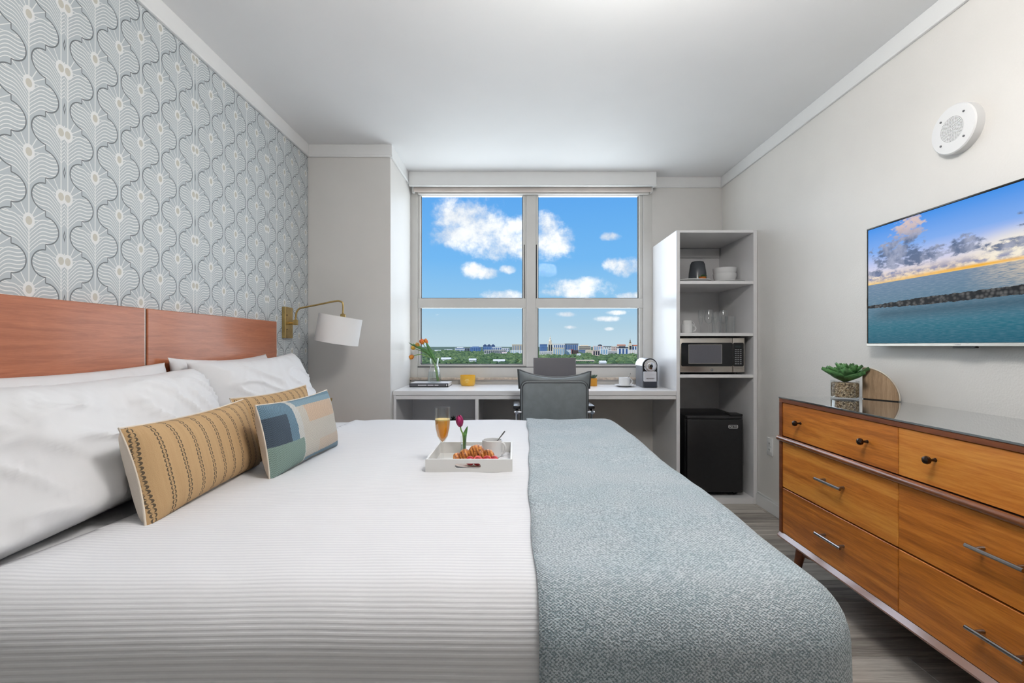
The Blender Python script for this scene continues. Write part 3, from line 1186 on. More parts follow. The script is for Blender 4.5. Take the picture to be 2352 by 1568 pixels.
# ------------------------------------------------------------------ refrigerator
fx0, fx1, fy0 = 1.25, 1.652, 3.362
fr = thing('mini_fridge', 'black compact refrigerator at the bottom of the shelf unit', 'refrigerator', (1.45, 3.6, SH4))
FBK = M('fridge_black', lin(26, 26, 28), 0.34, var=0.15, vscale=40, bump=0.25, bscale=420)
bxo('cabinet', (fx0, fx1, fy0 + 0.05, 3.80, SH4 + 0.015, 0.620), FBK, fr, bev=0.004, seg=2)
d_ = bxo('door', (fx0, fx1, fy0, fy0 + 0.042, SH4 + 0.028, 0.600), FBK, fr, bev=0.006, seg=2)
bxo('door_top_trim', (fx0, fx1, fy0 + 0.004, fy0 + 0.05, 0.602, 0.622), M('fridge_trim', lin(48, 48, 50), 0.3), fr, bev=0.003)
bxo('hinge_cover', (fx1 - 0.09, fx1, fy0 + 0.002, fy0 + 0.10, 0.6225, 0.636), FBK, fr, bev=0.003)
for x_ in (fx0 + 0.03, fx1 - 0.03):
    for y_ in (fy0 + 0.07, 3.76):
        bm = lathe(nb(), [(0, 0), (0.015, 0), (0.015, 0.016), (0, 0.016)], (x_, y_, SH4), 12)
        ob('foot', bm, BLACKP, fr)
b0 = px(1684, 979.5, fy0)
bd = ob('badge', prism(nb(), [(x, z) for x, z in rrect(b0.x - 0.034, b0.x + 0.034, b0.z - 0.012, b0.z + 0.012, 0.006, 4)], 1, fy0 - 0.002, fy0 + 0.001), TRIM, fr)
bd2 = ob('badge_field', prism(nb(), [(x, z) for x, z in rrect(b0.x - 0.031, b0.x + 0.031, b0.z - 0.0092, b0.z + 0.0092, 0.005, 4)], 1, fy0 - 0.0028, fy0 - 0.001), BLACKP, bd)
text_ob('lettering', 'Magic Chef', 0.0125, (b0.x, fy0 - 0.0034, b0.z), TRIM, bd)

# ------------------------------------------------------------------ microwave
mx0, mx1, my0, mz0, mz1 = 1.200, 1.668, 3.372, SH3 + 0.012, 1.190
mw = thing('microwave', 'stainless steel microwave oven with black door on the third shelf', 'microwave', (1.43, 3.55, SH3))
bxo('casing', (mx0, mx1, my0 + 0.022, 3.72, mz0, mz1), M('microwave_casing', lin(40, 40, 42), 0.4), mw, bev=0.004)
xs = px(1683, 0, my0).x
dm = bxo('door', (mx0, xs - 0.001, my0, my0 + 0.021, mz0 + 0.002, mz1 - 0.001), STEEL, mw, bev=0.003, seg=2)
cp = bxo('control_panel', (xs + 0.001, mx1, my0, my0 + 0.021, mz0 + 0.002, mz1 - 0.001), STEEL, mw, bev=0.003, seg=2)
zt, zb_ = px(0, 787, my0).z, px(0, 841, my0).z
GLB = M('gloss_black_panel', lin(26, 27, 30), 0.12, var=0.0)
dpts = rrect(px(1564.5, 0, my0).x, xs - 0.002, zb_, zt, 0.012, 5)
ob('black_front', prism(nb(), dpts, 1, my0 - 0.003, my0), GLB, dm)
ob('black_front', prism(nb(), rrect(xs + 0.002, px(1708, 0, my0).x, zb_, zt, 0.010, 5), 1, my0 - 0.003, my0), GLB, cp)
w0, w1 = px(1581, 835, my0), px(1658, 791, my0)
bxo('window_border', (w0.x, w1.x, my0 - 0.0042, my0 - 0.002, w0.z, w1.z), STEEL, dm)
bxo('door_window', (w0.x + 0.003, w1.x - 0.003, my0 - 0.005, my0 - 0.003, w0.z + 0.003, w1.z - 0.003), M('microwave_mesh_window', lin(98, 98, 106), 0.3, var=0.1, vscale=300), dm)
g0 = px(1635.5, 849.5, my0)
bm = lathe(nb(), [(0, 0), (0.011, 0), (0.011, 0.002), (0, 0.002)], (g0.x, my0, g0.z), 24, Matrix.Rotation(PI / 2, 4, 'X'))
lg = ob('emblem', bm, BLACKP, dm)
bm = lathe(nb(), [(0.0086, 0), (0.0098, 0), (0.0098, 0.0006), (0.0086, 0.0006), (0.0086, 0)], (g0.x, my0 - 0.002, g0.z), 24, Matrix.Rotation(PI / 2, 4, 'X'))
ob('emblem_ring', bm, TRIM, dm)
text_ob('lettering', 'GE', 0.011, (g0.x, my0 - 0.0026, g0.z), TRIM, dm)
o0 = px(1695, 849, my0)
bxo('open_button', (o0.x - 0.030, o0.x + 0.030, my0 - 0.003, my0 + 0.002, o0.z - 0.010, o0.z + 0.010), STEEL, cp, bev=0.002)
KEY = M('key_print', lin(190, 190, 192), 0.5, var=0)
for rI in range(8):
    for cI in range(3):
        kx, kz = px(1689.5 + cI * 5.6, 803 + rI * 4.6, my0).x, px(0, 803 + rI * 4.6, my0).z
        bxo('key', (kx - 0.006, kx + 0.006, my0 - 0.0038, my0 - 0.0028, kz - 0.0022, kz + 0.0022), KEY, cp)
dz_ = px(1694.5, 795.5, my0)
bxo('display', (dz_.x - 0.02, dz_.x + 0.02, my0 - 0.0038, my0 - 0.0028, dz_.z - 0.008, dz_.z + 0.008), M('display', lin(52, 60, 62), 0.2), cp)
for x_ in (mx0 + 0.04, mx1 - 0.04):
    for y_ in (my0 + 0.06, 3.68):
        bm = lathe(nb(), [(0, 0), (0.014, 0), (0.014, 0.0125), (0, 0.0125)], (x_, y_, SH3), 12)
        ob('foot', bm, BLACKP, mw)


# ------------------------------------------------------------------ crockery
def plate(label, c, r):
    bm = lathe(nb(), [(0, 0.0), (r * 0.6, 0.0), (r * 0.66, 0.006), (r, 0.018), (r * 0.995, 0.021), (r * 0.64, 0.010), (0, 0.008)], c, 48)
    return ob('plate', bm, WHITEC, label=label, cat='plate', group='plates on the top shelf')


def bowl(label, c, r, h):
    bm = lathe(nb(), [(0, 0), (r * 0.5, 0), (r * 0.52, 0.004), (r * 0.72, h * 0.14), (r * 0.88, h * 0.36), (r * 0.97, h * 0.66), (r, h), (r - 0.003, h), (r * 0.94, h * 0.66), (r * 0.85, h * 0.38), (r * 0.68, h * 0.18), (r * 0.45, 0.008), (0, 0.006)], c, 48)
    return ob('bowl', bm, WHITEC, label=label, cat='bowl', group='bowls on the top shelf')


pc = px(1667, 640, 3.56)
plate('white dinner plate under the two bowls', (pc.x, 3.56, SH1), 0.146)
bc = px(1664.5, 0, 3.57)
bowl('lower white bowl of the stacked pair, resting on a plate', (bc.x, 3.57, SH1 + 0.0105), 0.084, 0.075)
bowl('upper white bowl of the stacked pair', (bc.x, 3.57, SH1 + 0.0105 + 0.042), 0.085, 0.075)
plate('white plate in front of the dark jar', (1.327, 3.482, SH1), 0.136)
jc = px(1602, 0, 3.70)
bm = lathe(nb(), [(0, 0), (0.072, 0), (0.0725, 0.006), (0.066, 0.11), (0.056, 0.180), (0.046, 0.200), (0.03, 0.206), (0, 0.207)], (jc.x, 3.70, SH1), 40)
ob('jar', bm, M('smoked_jar', lin(88, 92, 98), 0.16, var=0.05), label='dark grey tapered jar on the top shelf', cat='jar')


def succulent(parent, c, r, h, layers, mat, leafn=8, wide=0.42, up=0.35, name='leaf', seed=1):
    rnd = random.Random(seed)
    for L in range(layers):
        f = L / max(1, layers - 1)
        n = max(4, int(leafn * (1 - 0.45 * f)))
        ln = r * (1 - 0.6 * f)
        el = up + (1.25 - up) * f
        for k in range(n):
            a = 2 * PI * (k + 0.5 * (L % 2)) / n + rnd.uniform(-0.12, 0.12)
            e2_ = el + rnd.uniform(-0.1, 0.1)
            bm = nb()
            S = 7
            top, bot = [], []
            for i in range(S + 1):
                t_ = i / S
                w_ = ln * wide * math.sin(PI * min(1, t_ ** 0.8 * 0.93 + 0.07)) * (1 if t_ < 0.99 else 0.02)
                d_r = ln * t_
                lift = ln * 0.25 * t_ * t_
                th = ln * 0.05 * (1 - t_) + 0.0006
                rowt, rowb = [], []
                for s_ in (-1, -0.5, 0, 0.5, 1):
                    cup = ln * 0.12 * s_ * s_
                    p = Vector((d_r, s_ * w_ * 0.5, lift * 0 + cup + ln * 0.10 * t_ * t_))
                    rowt.append(bm.verts.new(p))
                    rowb.append(bm.verts.new(p - Vector((0, 0, th * (1 - 0.7 * abs(s_))))))
                top.append(rowt)
                bot.append(rowb)
            for i in range(S):
                for j in range(4):
                    bm.faces.new((top[i][j], top[i + 1][j], top[i + 1][j + 1], top[i][j + 1]))
                    bm.faces.new((bot[i][j + 1], bot[i + 1][j + 1], bot[i + 1][j], bot[i][j]))
            for (gA, gB) in ((0, 0), (4, 4)):
                for i in range(S):
                    bm.faces.new((top[i][gA], bot[i][gA], bot[i + 1][gA], top[i + 1][gA]) if gA == 0 else (top[i + 1][gA], bot[i + 1][gA], bot[i][gA], top[i][gA]))
            for i in (0, S):
                for j in range(4):
                    bm.faces.new((top[i][j], top[i][j + 1], bot[i][j + 1], bot[i][j]))
            bmesh.ops.recalc_face_normals(bm, faces=bm.faces)
            mt = Matrix.Translation(Vector(c) + Vector((0, 0, h * f))) @ Matrix.Rotation(a, 4, 'Z') @ Matrix.Rotation(-e2_, 4, 'Y')
            bmesh.ops.transform(bm, matrix=mt, verts=bm.verts)
            ob(name, bm, mat, parent, angle=60)


GREEN1 = M('succulent_green', lin(70, 116, 66), 0.4, var=0.3, vscale=60)
GREEN2 = M('succulent_grey_green', lin(84, 108, 92), 0.5, var=0.25, vscale=80)
ORANGE = M('mustard_pot', lin(206, 142, 36), 0.45, var=0.05)
sp_ = thing('succulent_pot', 'tiny succulent in an orange pot in front of the dark jar', 'plant', (px(1610.5, 0, 3.405).x, 3.642, SH1))
spx = px(1612, 0, 3.642).x
sp_.location = (spx, 3.642, SH1)
bm = lathe(nb(), [(0, 0), (0.022, 0), (0.027, 0.072), (0.024, 0.072), (0.022, 0.064), (0, 0.064)], (spx, 3.642 - 0.012, SH1), 24)
ob('pot', bm, M('terracotta_orange', lin(214, 120, 40), 0.5), sp_)
succulent(sp_, (spx, 3.63, SH1 + 0.066), 0.036, 0.008, 3, GREEN1, 8, 0.4, 0.3, seed=3)


def mug(label, c, r, h, ha=0.0, group=None, hscale=1.0):
    root = thing('mug', label, 'mug', Vector(c), group)
    bm = lathe(nb(), [(0, 0), (r * 0.85, 0), (r * 0.96, 0.004), (r, h * 0.3), (r, h - 0.001), (r - 0.0015, h), (r - 0.004, h - 0.001), (r - 0.004, h * 0.3), (r * 0.8, 0.006), (0, 0.006)], c, 40)
    ob('body', bm, WHITEC, root)
    pts = []
    for k in range(11):
        a = -PI / 2 + PI * k / 10
        d = r - 0.002 + 0.026 * hscale * math.cos(a)
        pts.append(Vector(c) + Vector((d * math.cos(ha), d * math.sin(ha), h * 0.52 + h * 0.33 * math.sin(a))))
    ob('handle', tube(nb(), spline(pts, 2), 0.0042, 8), WHITEC, root)
    return root


m0 = px(1574, 0, 3.46)
mug('lower white mug of the stacked pair on the second shelf', (m0.x + 0.012, 3.46, SH2), 0.040, 0.068, -0.15, 'stacked mugs')
mug('upper white mug of the stacked pair on the second shelf', (m0.x + 0.014, 3.462, SH2 + 0.034), 0.0345, 0.062, 0.25, 'stacked mugs')


def stemware(name, label, c, prof, group):
    bm = lathe(nb(), prof, c, 28)
    return ob(name, bm, CLEAR, label=label, cat='glass', group=group)


def flute_prof(h, r):
    return [(0, 0.0), (0.028, 0.0), (0.028, 0.0015), (0.006, 0.006), (0.0035, 0.02), (0.0035, h * 0.36), (0.008, h * 0.40), (r * 0.75, h * 0.55), (r, h * 0.78), (r * 0.98, h),
            (r * 0.98 - 0.001, h), (r - 0.0012, h * 0.78), (r * 0.75 - 0.0012, h * 0.55), (0.004, h * 0.41), (0, h * 0.405)]


def wine_prof(h, r):
    return [(0, 0), (0.03, 0), (0.03, 0.0015), (0.006, 0.006), (0.0035, 0.02), (0.0035, h * 0.42), (r * 0.6, h * 0.47), (r, h * 0.62), (r * 0.95, h * 0.8), (r * 0.78, h),
            (r * 0.78 - 0.001, h), (r * 0.95 - 0.0012, h * 0.8), (r - 0.0012, h * 0.62), (r * 0.58, h * 0.48), (0, h * 0.43)]


def tumbler_prof(h, r):
    return [(0, 0), (r * 0.82, 0), (r * 0.86, 0.006), (r, h), (r - 0.0014, h), (r * 0.86 - 0.0014, 0.012), (0, 0.012)]


gy = 3.66
stemware('champagne_flute', 'empty champagne flute at the left of the glasses on the shelf', (px(1610, 0, gy).x, gy, SH2), flute_prof(0.19, 0.021), 'shelf glasses')
stemware('wine_glass', 'wine glass next to the left flute on the shelf', (px(1628, 0, gy - 0.04).x, gy - 0.04, SH2), wine_prof(0.188, 0.036), 'shelf glasses')
stemware('champagne_flute', 'empty champagne flute behind the left tumbler on the shelf', (px(1643, 0, gy + 0.09).x, gy + 0.09, SH2), flute_prof(0.182, 0.021), 'shelf glasses')
stemware('wine_glass', 'wine glass between the two tumblers on the shelf', (px(1661, 0, gy + 0.0).x, gy, SH2), wine_prof(0.19, 0.036), 'shelf glasses')
stemware('tumbler', 'left straight glass tumbler on the shelf', (px(1646, 0, 3.52).x, 3.52, SH2), tumbler_prof(0.131, 0.037), 'shelf glasses')
stemware('tumbler', 'right straight glass tumbler on the shelf', (px(1677, 0, 3.52).x, 3.52, SH2), tumbler_prof(0.131, 0.037), 'shelf glasses')

# ------------------------------------------------------------------ things on the desk
cmx0, cmx1, cmy0, cmy1 = 0.985, 1.102, 3.574, 3.775
cm = thing('coffee_machine', 'small black and silver capsule coffee machine on the desk', 'coffee machine', (1.04, 3.67, DZ))
rr_ = (cmx1 - cmx0) / 2
cxm = (cmx0 + cmx1) / 2
arch = [(cmx0, DZ + 0.002), (cmx1, DZ + 0.002)] + [(cxm + rr_ * math.cos(PI * k / 20), DZ + 0.168 + rr_ * math.sin(PI * k / 20)) for k in range(21)]
ob('body', prism(nb(), arch, 1, cmy0 + 0.006, cmy1, 0.003, 2), M('machine_grey', lin(120, 122, 128), 0.3), cm)
arch_t = [(cxm + (rr_ + 0.002) * math.cos(PI * k / 20), DZ + 0.166 + (rr_ + 0.002) * math.sin(PI * k / 20)) for k in range(21)] + [(cxm + (rr_ - 0.004) * math.cos(PI * k / 20), DZ + 0.166 + (rr_ - 0.004) * math.sin(PI * k / 20)) for k in range(20, -1, -1)]
ob('top_shell', prism(nb(), arch_t, 1, cmy0 + 0.008, cmy1 + 0.004), M('machine_silver', lin(226, 227, 232), 0.25, 0.3), cm)
arch_f = [(cmx0 + 0.003, DZ + 0.05), (cmx1 - 0.003, DZ + 0.05)] + [(cxm + (rr_ - 0.003) * math.cos(PI * k / 20), DZ + 0.168 + (rr_ - 0.003) * math.sin(PI * k / 20)) for k in range(21)]
ob('black_fascia', prism(nb(), arch_f, 1, cmy0, cmy0 + 0.0065, 0.002), GLB, cm)
zc_ = px(0, 840, cmy0).z
ROTX = Matrix.Rotation(PI / 2, 4, 'X')
lev = ob('lever_disc', lathe(nb(), [(0, 0), (0.048, 0), (0.048, 0.005), (0.044, 0.008), (0, 0.008)], (cxm, cmy0, zc_), 40, ROTX), CHROME, cm)
for rad, dy, mt_ in ((0.034, 0.0085, M('machine_silver', (1, 1, 1, 1))), (0.027, 0.0115, CHROME), (0.0125, 0.0145, GLB)):
    ob('lever_ring', lathe(nb(), [(0, -0.004), (rad, -0.004), (rad, 0.002), (rad * 0.9, 0.003), (0, 0.003)], (cxm + 0.004, cmy0 - dy, zc_ - 0.002), 36, ROTX), mt_, lev)
pl0, pl1 = px(1479, 876, cmy0 - 0.02), px(1508, 853, cmy0 - 0.02)
drip = ob('front_plate', prism(nb(), rrect(pl0.x, pl1.x, pl0.z, pl1.z, 0.006, 4), 1, cmy0 - 0.022, cmy0 + 0.001, 0.001), M('machine_silver', (1, 1, 1, 1)), cm)
for k in range(2):
    bxo('vent_slot', (pl0.x + 0.006, pl1.x - 0.006, cmy0 - 0.0228, cmy0 - 0.0215, pl1.z - 0.020 - k * 0.008, pl1.z - 0.0175 - k * 0.008), KEY, drip)
text_ob('lettering', 'NESPRESSO', 0.0125, ((pl0.x + pl1.x) / 2, cmy0 - 0.0225, pl0.z + 0.022), BLACKP, drip)
bxo('capsule_bin', (pl0.x + 0.002, pl1.x + 0.003, cmy0 - 0.018, cmy0 + 0.007, DZ + 0.002, pl0.z - 0.001), M('dark_bin', lin(44, 48, 58), 0.2), cm, bev=0.003, seg=2)

su_c = px(1434, 0, 3.67)
sc_p = (su_c.x, 3.67, DZ)
bm = lathe(nb(), [(0, 0), (0.04, 0), (0.045, 0.003), (0.079, 0.014), (0.078, 0.0165), (0.044, 0.0065), (0, 0.005)], sc_p, 44)
ob('saucer', bm, WHITEC, label='white saucer on the desk beside the coffee machine', cat='saucer')
mug('white coffee cup on its saucer on the desk', (su_c.x, 3.67, DZ + 0.0055), 0.043, 0.066, 0.0, None, 0.85)


def spoon(label, p_low, p_top, name='teaspoon'):
    root = thing(name, label, 'spoon', Vector(p_low))
    a, b = Vector(p_low), Vector(p_top)
    d = (b - a).normalized()
    m_ = M('spoon_steel', lin(150, 148, 146), 0.25, 1.0, var=0.05)
    pts = [a + d * ((b - a).length * k / 8) for k in range(9)]
    ob('handle', tube(nb(), pts, [0.0016, 0.0016, 0.0017, 0.0019, 0.0022, 0.0026, 0.003, 0.0034, 0.002], 8), m_, root)
    bm = nb()
    bmesh.ops.create_uvsphere(bm, u_segments=12, v_segments=8, radius=1.0)
    q = d.to_track_quat('Z', 'Y').to_matrix().to_4x4()
    bmesh.ops.transform(bm, matrix=Matrix.Translation(a - d * 0.010) @ q @ Matrix.Diagonal((0.009, 0.003, 0.014, 1)), verts=bm.verts)
    ob('spoon_bowl', bm, m_, root)
    return root


t1 = px(1448.5, 856.5, 3.68)
spoon('small steel spoon standing in the white cup on the desk', (su_c.x + 0.008, 3.67, DZ + 0.032), t1)

# orange pot with spiky succulent on the desk
oc = px(1362.5, 0, 3.72)
op_ = thing('succulent_pot', 'spiky green succulent in a mustard pot on the desk beside the office chair', 'plant', (oc.x, 3.72, DZ))
bm = lathe(nb(), [(0, 0), (0.029, 0), (0.031, 0.003), (0.031, 0.061), (0.028, 0.063), (0.027, 0.056), (0, 0.056)], (oc.x, 3.72, DZ), 28)
ob('pot', bm, ORANGE, op_)
succulent(op_, (oc.x, 3.72, DZ + 0.056), 0.045, 0.010, 3, GREEN2, 9, 0.26, 0.55, seed=8)

# yellow candle glass
cc = px(1074.5, 0, 3.76)
cd = thing('candle_jar', 'amber yellow glass candle jar on the desk', 'candle', (cc.x, 3.76, DZ))
AMB = M('amber_glass', lin(232, 178, 62), 0.15, var=0.06, vscale=12)
bm = lathe(nb(), [(0, 0), (0.050, 0), (0.056, 0.006), (0.0605, 0.03), (0.0615, 0.078), (0.0605, 0.084), (0.058, 0.084), (0.0575, 0.06), (0, 0.058)], (cc.x, 3.76, DZ), 40)
ob('jar', bm, AMB, cd)
bm = lathe(nb(), [(0, 0.0585), (0.0572, 0.0585), (0.0572, 0.062), (0, 0.062)], (cc.x, 3.76, DZ), 32)
ob('wax', bm, M('pale_wax', lin(244, 226, 176), 0.6), cd)
bm = tube(nb(), [(cc.x, 3.76, DZ + 0.062), (cc.x, 3.76, DZ + 0.074)], 0.0012, 6)
ob('wick', bm, BLACKP, cd)
PRN = M('pale_print', lin(248, 224, 150), 0.5, var=0)
for k, w_ in enumerate((0.026, 0.038, 0.020)):
    bm = nb()
    R0 = 0.0622
    seg = 8
    vs = []
    for j in range(seg + 1):
        a = -PI / 2 + (j / seg - 0.5) * w_ / R0
        vs.append((cc.x + R0 * math.cos(a), 3.76 + R0 * math.sin(a)))
    zt_ = DZ + 0.052 - k * 0.011
    lo = [bm.verts.new((x, y_, zt_)) for x, y_ in vs]
    hi_ = [bm.verts.new((x, y_, zt_ + 0.003)) for x, y_ in vs]
    for j in range(seg):
        bm.faces.new((lo[j], lo[j + 1], hi_[j + 1], hi_[j]))
    ob('label_print', bm, PRN, cd)

# black book with glass bottle vase of tulips
bk = thing('book', 'black hardback book lying flat under the tulip vase', 'book', (-0.66, 3.72, DZ))
bx0_, bx1_, by0_, by1_ = px(940.5, 0, 3.615).x, px(1029.5, 0, 3.615).x, 3.615, 3.83
bxo('pages', (bx0_ + 0.003, bx1_ - 0.003, by0_ + 0.004, by1_ - 0.003, DZ + 0.003, DZ + 0.027), M('book_pages', lin(232, 232, 230), 0.8), bk)
BKC = M('book_cover', lin(38, 38, 42), 0.35, var=0.05)
BKW = M('book_jacket_white', lin(226, 226, 228), 0.4)
bxo('back_cover', (bx0_, bx1_, by0_ + 0.002, by1_, DZ, DZ + 0.003), BKC, bk)
bxo('front_cover', (bx0_, bx1_, by0_ + 0.002, by1_, DZ + 0.027, DZ + 0.030), BKW, bk)
spn = bxo('spine', (bx0_, bx1_, by0_, by0_ + 0.0035, DZ, DZ + 0.030), BKC, bk, bev=0.0008)
bxo('spine_field', (bx0_ + 0.006, bx1_ - 0.022, by0_ - 0.0006, by0_ + 0.0005, DZ + 0.007, DZ + 0.024), M('spine_grey', lin(92, 92, 98), 0.4), spn)
for (a, b) in ((0.22, 0.44), (0.47, 0.62), (0.65, 0.75)):
    bxo('spine_print', (bx0_ + a * 0.3, bx0_ + b * 0.3, by0_ - 0.0012, by0_, DZ + 0.0125, DZ + 0.0185), BKW, spn)
bxo('spine_print', (bx1_ - 0.016, bx1_ - 0.008, by0_ - 0.0012, by0_, DZ + 0.008, DZ + 0.022), BKW, spn)

vz = DZ + 0.030
vc = px(997.5, 0, 3.71)
vs_ = thing('glass_vase', 'clear glass bottle vase of water standing on the black book', 'vase', (vc.x, 3.71, vz))
prof = [(0, 0), (0.050, 0), (0.054, 0.005), (0.053, 0.04), (0.044, 0.10), (0.034, 0.125), (0.030, 0.14), (0.035, 0.192),
        (0.0338, 0.192), (0.0288, 0.14), (0.0328, 0.125), (0.0428, 0.10), (0.0515, 0.04), (0.052, 0.008), (0, 0.008)]
ob('glass', lathe(nb(), prof, (vc.x, 3.71, vz), 40), CLEAR, vs_)
ob('water', lathe(nb(), [(0, 0.009), (0.050, 0.009), (0.0505, 0.04), (0.044, 0.085), (0, 0.085)], (vc.x, 3.71, vz), 36), glassy('water', (0.90, 0.95, 0.95, 1), 0.05, 0.5), vs_)
STEM = M('stem_green', lin(122, 158, 84), 0.5, var=0.2, vscale=40)
LEAF = M('tulip_leaf_green', lin(84, 132, 72), 0.45, var=0.3, vscale=30)


def petal_mat(name, base, tip):
    m = bpy.data.materials.new(name)
    m.use_nodes = True
    nt = m.node_tree
    p = nt.nodes['Principled BSDF']
    n = noise(nt, coords(nt, 'Object', (30, 30, 8)), 2.0, 2.0)
    nt.links.new(mixc(nt, n.ss(0.35, 0.65), base, tip), p.inputs['Base Color'])
    p.inputs['Roughness'].default_value = 0.5
    return m


def tulip(label, pts, head_len, head_r, pm_, leaf=None, stem_r=0.0032, group=None, opening=0.3):
    """pts: stem polyline from foot to head base"""
    sp = spline(pts, 6)
    root = thing('tulip', label, 'tulip', sp[0], group)
    ob('stem', tube(nb(), sp, stem_r, 8), STEM, root)
    d = (sp[-1] - sp[-3]).normalized()
    q = d.to_track_quat('Z', 'Y').to_matrix().to_4x4()
    for k in range(6):
        bm = nb()
        inner = k % 2
        n, mm = 8, 6
        g = []
        for i in range(n + 1):
            t_ = i / n
            rad = head_r * (math.sin(PI * (0.12 + 0.72 * t_)) ** 0.8) * (0.92 if inner else 1.0)
            half = 1.25 * math.sin(PI * min(1, 0.18 + 0.82 * t_)) ** 0.7 if t_ < 1 else 0.0
            row = []
            for j in range(mm + 1):
                a = (j / mm - 0.5) * 2 * half * 0.62 + k * PI / 3
                row.append(bm.verts.new((rad * math.cos(a), rad * math.sin(a), head_len * t_ * (1.0 + 0.04 * inner))))
            g.append(row)
        for i in range(n):
            for j in range(mm):
                bm.faces.new((g[i][j], g[i][j + 1], g[i + 1][j + 1], g[i + 1][j]))
        bmesh.ops.remove_doubles(bm, verts=bm.verts, dist=1e-5)
        bmesh.ops.transform(bm, matrix=Matrix.Translation(sp[-1]) @ q, verts=bm.verts)
        o = ob('petal', bm, pm_, root, angle=80)
        solid(o, 0.0007)
    if leaf:
        for (lp, w) in leaf:
            L = spline(lp, 6)
            bm = nb()
            prev = None
            for i, p in enumerate(L):
                t_ = i / (len(L) - 1)
                d2 = (L[min(i + 1, len(L) - 1)] - L[max(i - 1, 0)]).normalized()
                s_ = d2.cross(Vector((0.25, 1, 0.1))).normalized()
                ww = w * (math.sin(PI * min(1.0, 0.15 + 0.85 * t_)) ** 0.8 if t_ < 0.999 else 0.02)
                nrm = s_.cross(d2).normalized()
                row = [bm.verts.new(p - s_ * ww + nrm * ww * 0.35), bm.verts.new(p), bm.verts.new(p + s_ * ww + nrm * ww * 0.35)]
                if prev:
                    for j in range(2):
                        bm.faces.new((prev[j], prev[j + 1], row[j + 1], row[j]))
                prev = row
            o = ob('leaf', bm, LEAF, root, angle=80)
            solid(o, 0.0012)
    return root


TY = petal_mat('tulip_yellow_orange', lin(222, 150, 40), lin(206, 108, 36))
TR_ = petal_mat('tulip_red_orange', lin(222, 92, 48), lin(226, 150, 52))
TV_ = petal_mat('tulip_ochre', lin(206, 164, 46), lin(186, 132, 40))


def tp(u, v, dY=0.0):
    p = px(u, v, 3.71)
    p.y += dY
    return tuple(p)


foot = [(1006.5, 875, -0.006), (1003, 846, -0.004)]
neck = (993, 824)


def stem_pts(off, dY, *rest):
    a = [tp(1006 + off, 875, dY * 0.4), tp(1001.5 + off * 0.8, 850, dY * 0.5), tp(996 + off * 0.6, 828, dY * 0.7)]
    return a + [tp(u, v, dY) for (u, v) in rest]


tulip('ochre tulip leaning furthest left above the drooping one', stem_pts(-2, 0.010, (980, 812), (962, 804), (953, 800.5)), 0.036, 0.015, TV_,
      [([tp(994, 824, 0.01), tp(975, 806, 0.015), tp(950, 794, 0.015), tp(937, 786, 0.015)], 0.008)], group='tulips in the glass bottle')
tulip('orange tulip drooping low on the left of the vase', stem_pts(-1, -0.014, (982, 818), (968, 813.5), (955, 815.5), (951, 817)), 0.040, 0.018, TY, group='tulips in the glass bottle')
tulip('yellow tulip in the middle of the bunch', stem_pts(0, -0.006, (984, 812), (970, 799), (963.5, 794.5)), 0.036, 0.016, TV_,
      [([tp(996, 826, -0.01), tp(980, 806, -0.016), tp(958, 796, -0.016), tp(949, 788, -0.016)], 0.011)], group='tulips in the glass bottle')
tulip('red and orange tulip, the fullest bloom of the bunch', stem_pts(1, 0.004, (986, 808), (976, 796), (972, 789.5)), 0.042, 0.020, TR_,
      [([tp(1001, 832, 0.012), tp(992, 812, 0.018), tp(984, 797, 0.02), tp(978, 789, 0.02)], 0.010)], group='tulips in the glass bottle')
tulip('narrow pinkish tulip, topmost and furthest right of the bunch', stem_pts(2, 0.012, (991, 808), (984, 795), (981, 789)), 0.044, 0.013, TR_,
      [([tp(1002, 834, -0.012), tp(990, 808, -0.02), tp(982, 792, -0.02), tp(980.5, 786, -0.02)], 0.012)], group='tulips in the glass bottle')

# laptop behind the chair
lt = thing('laptop', 'open dark grey laptop standing on the desk behind the chair', 'laptop', (0.315, 3.55, DZ))
LG = M('laptop_grey', lin(84, 82, 90), 0.35, var=0.04)
bxo('base', (px(1225, 0, 3.6).x, px(1323, 0, 3.6).x, 3.39, 3.602, DZ, DZ + 0.014), LG, lt, bev=0.003, seg=2)
bxo('keyboard', (0.17, 0.46, 3.42, 3.58, DZ + 0.0138, DZ + 0.0155), BLACKP, lt)
lid = box(nb(), px(1225.5, 0, 3.62).x, px(1323, 0, 3.62).x, -0.004, 0.004, 0, 0.218, bev=0.002)
bmesh.ops.transform(lid, matrix=Matrix.Translation((0, 3.606, DZ + 0.012)) @ Matrix.Rotation(R_(-10), 4, 'X'), verts=lid.verts)
ld = ob('lid', lid, LG, lt)
scr = box(nb(), px(1228, 0, 3.62).x, px(1320.5, 0, 3.62).x, -0.0052, -0.0042, 0.012, 0.212)
bmesh.ops.transform(scr, matrix=Matrix.Translation((0, 3.606, DZ + 0.012)) @ Matrix.Rotation(R_(-10), 4, 'X'), verts=scr.verts)
ob('screen', scr, M('laptop_screen', lin(76, 75, 84), 0.4, var=0.03), ld)

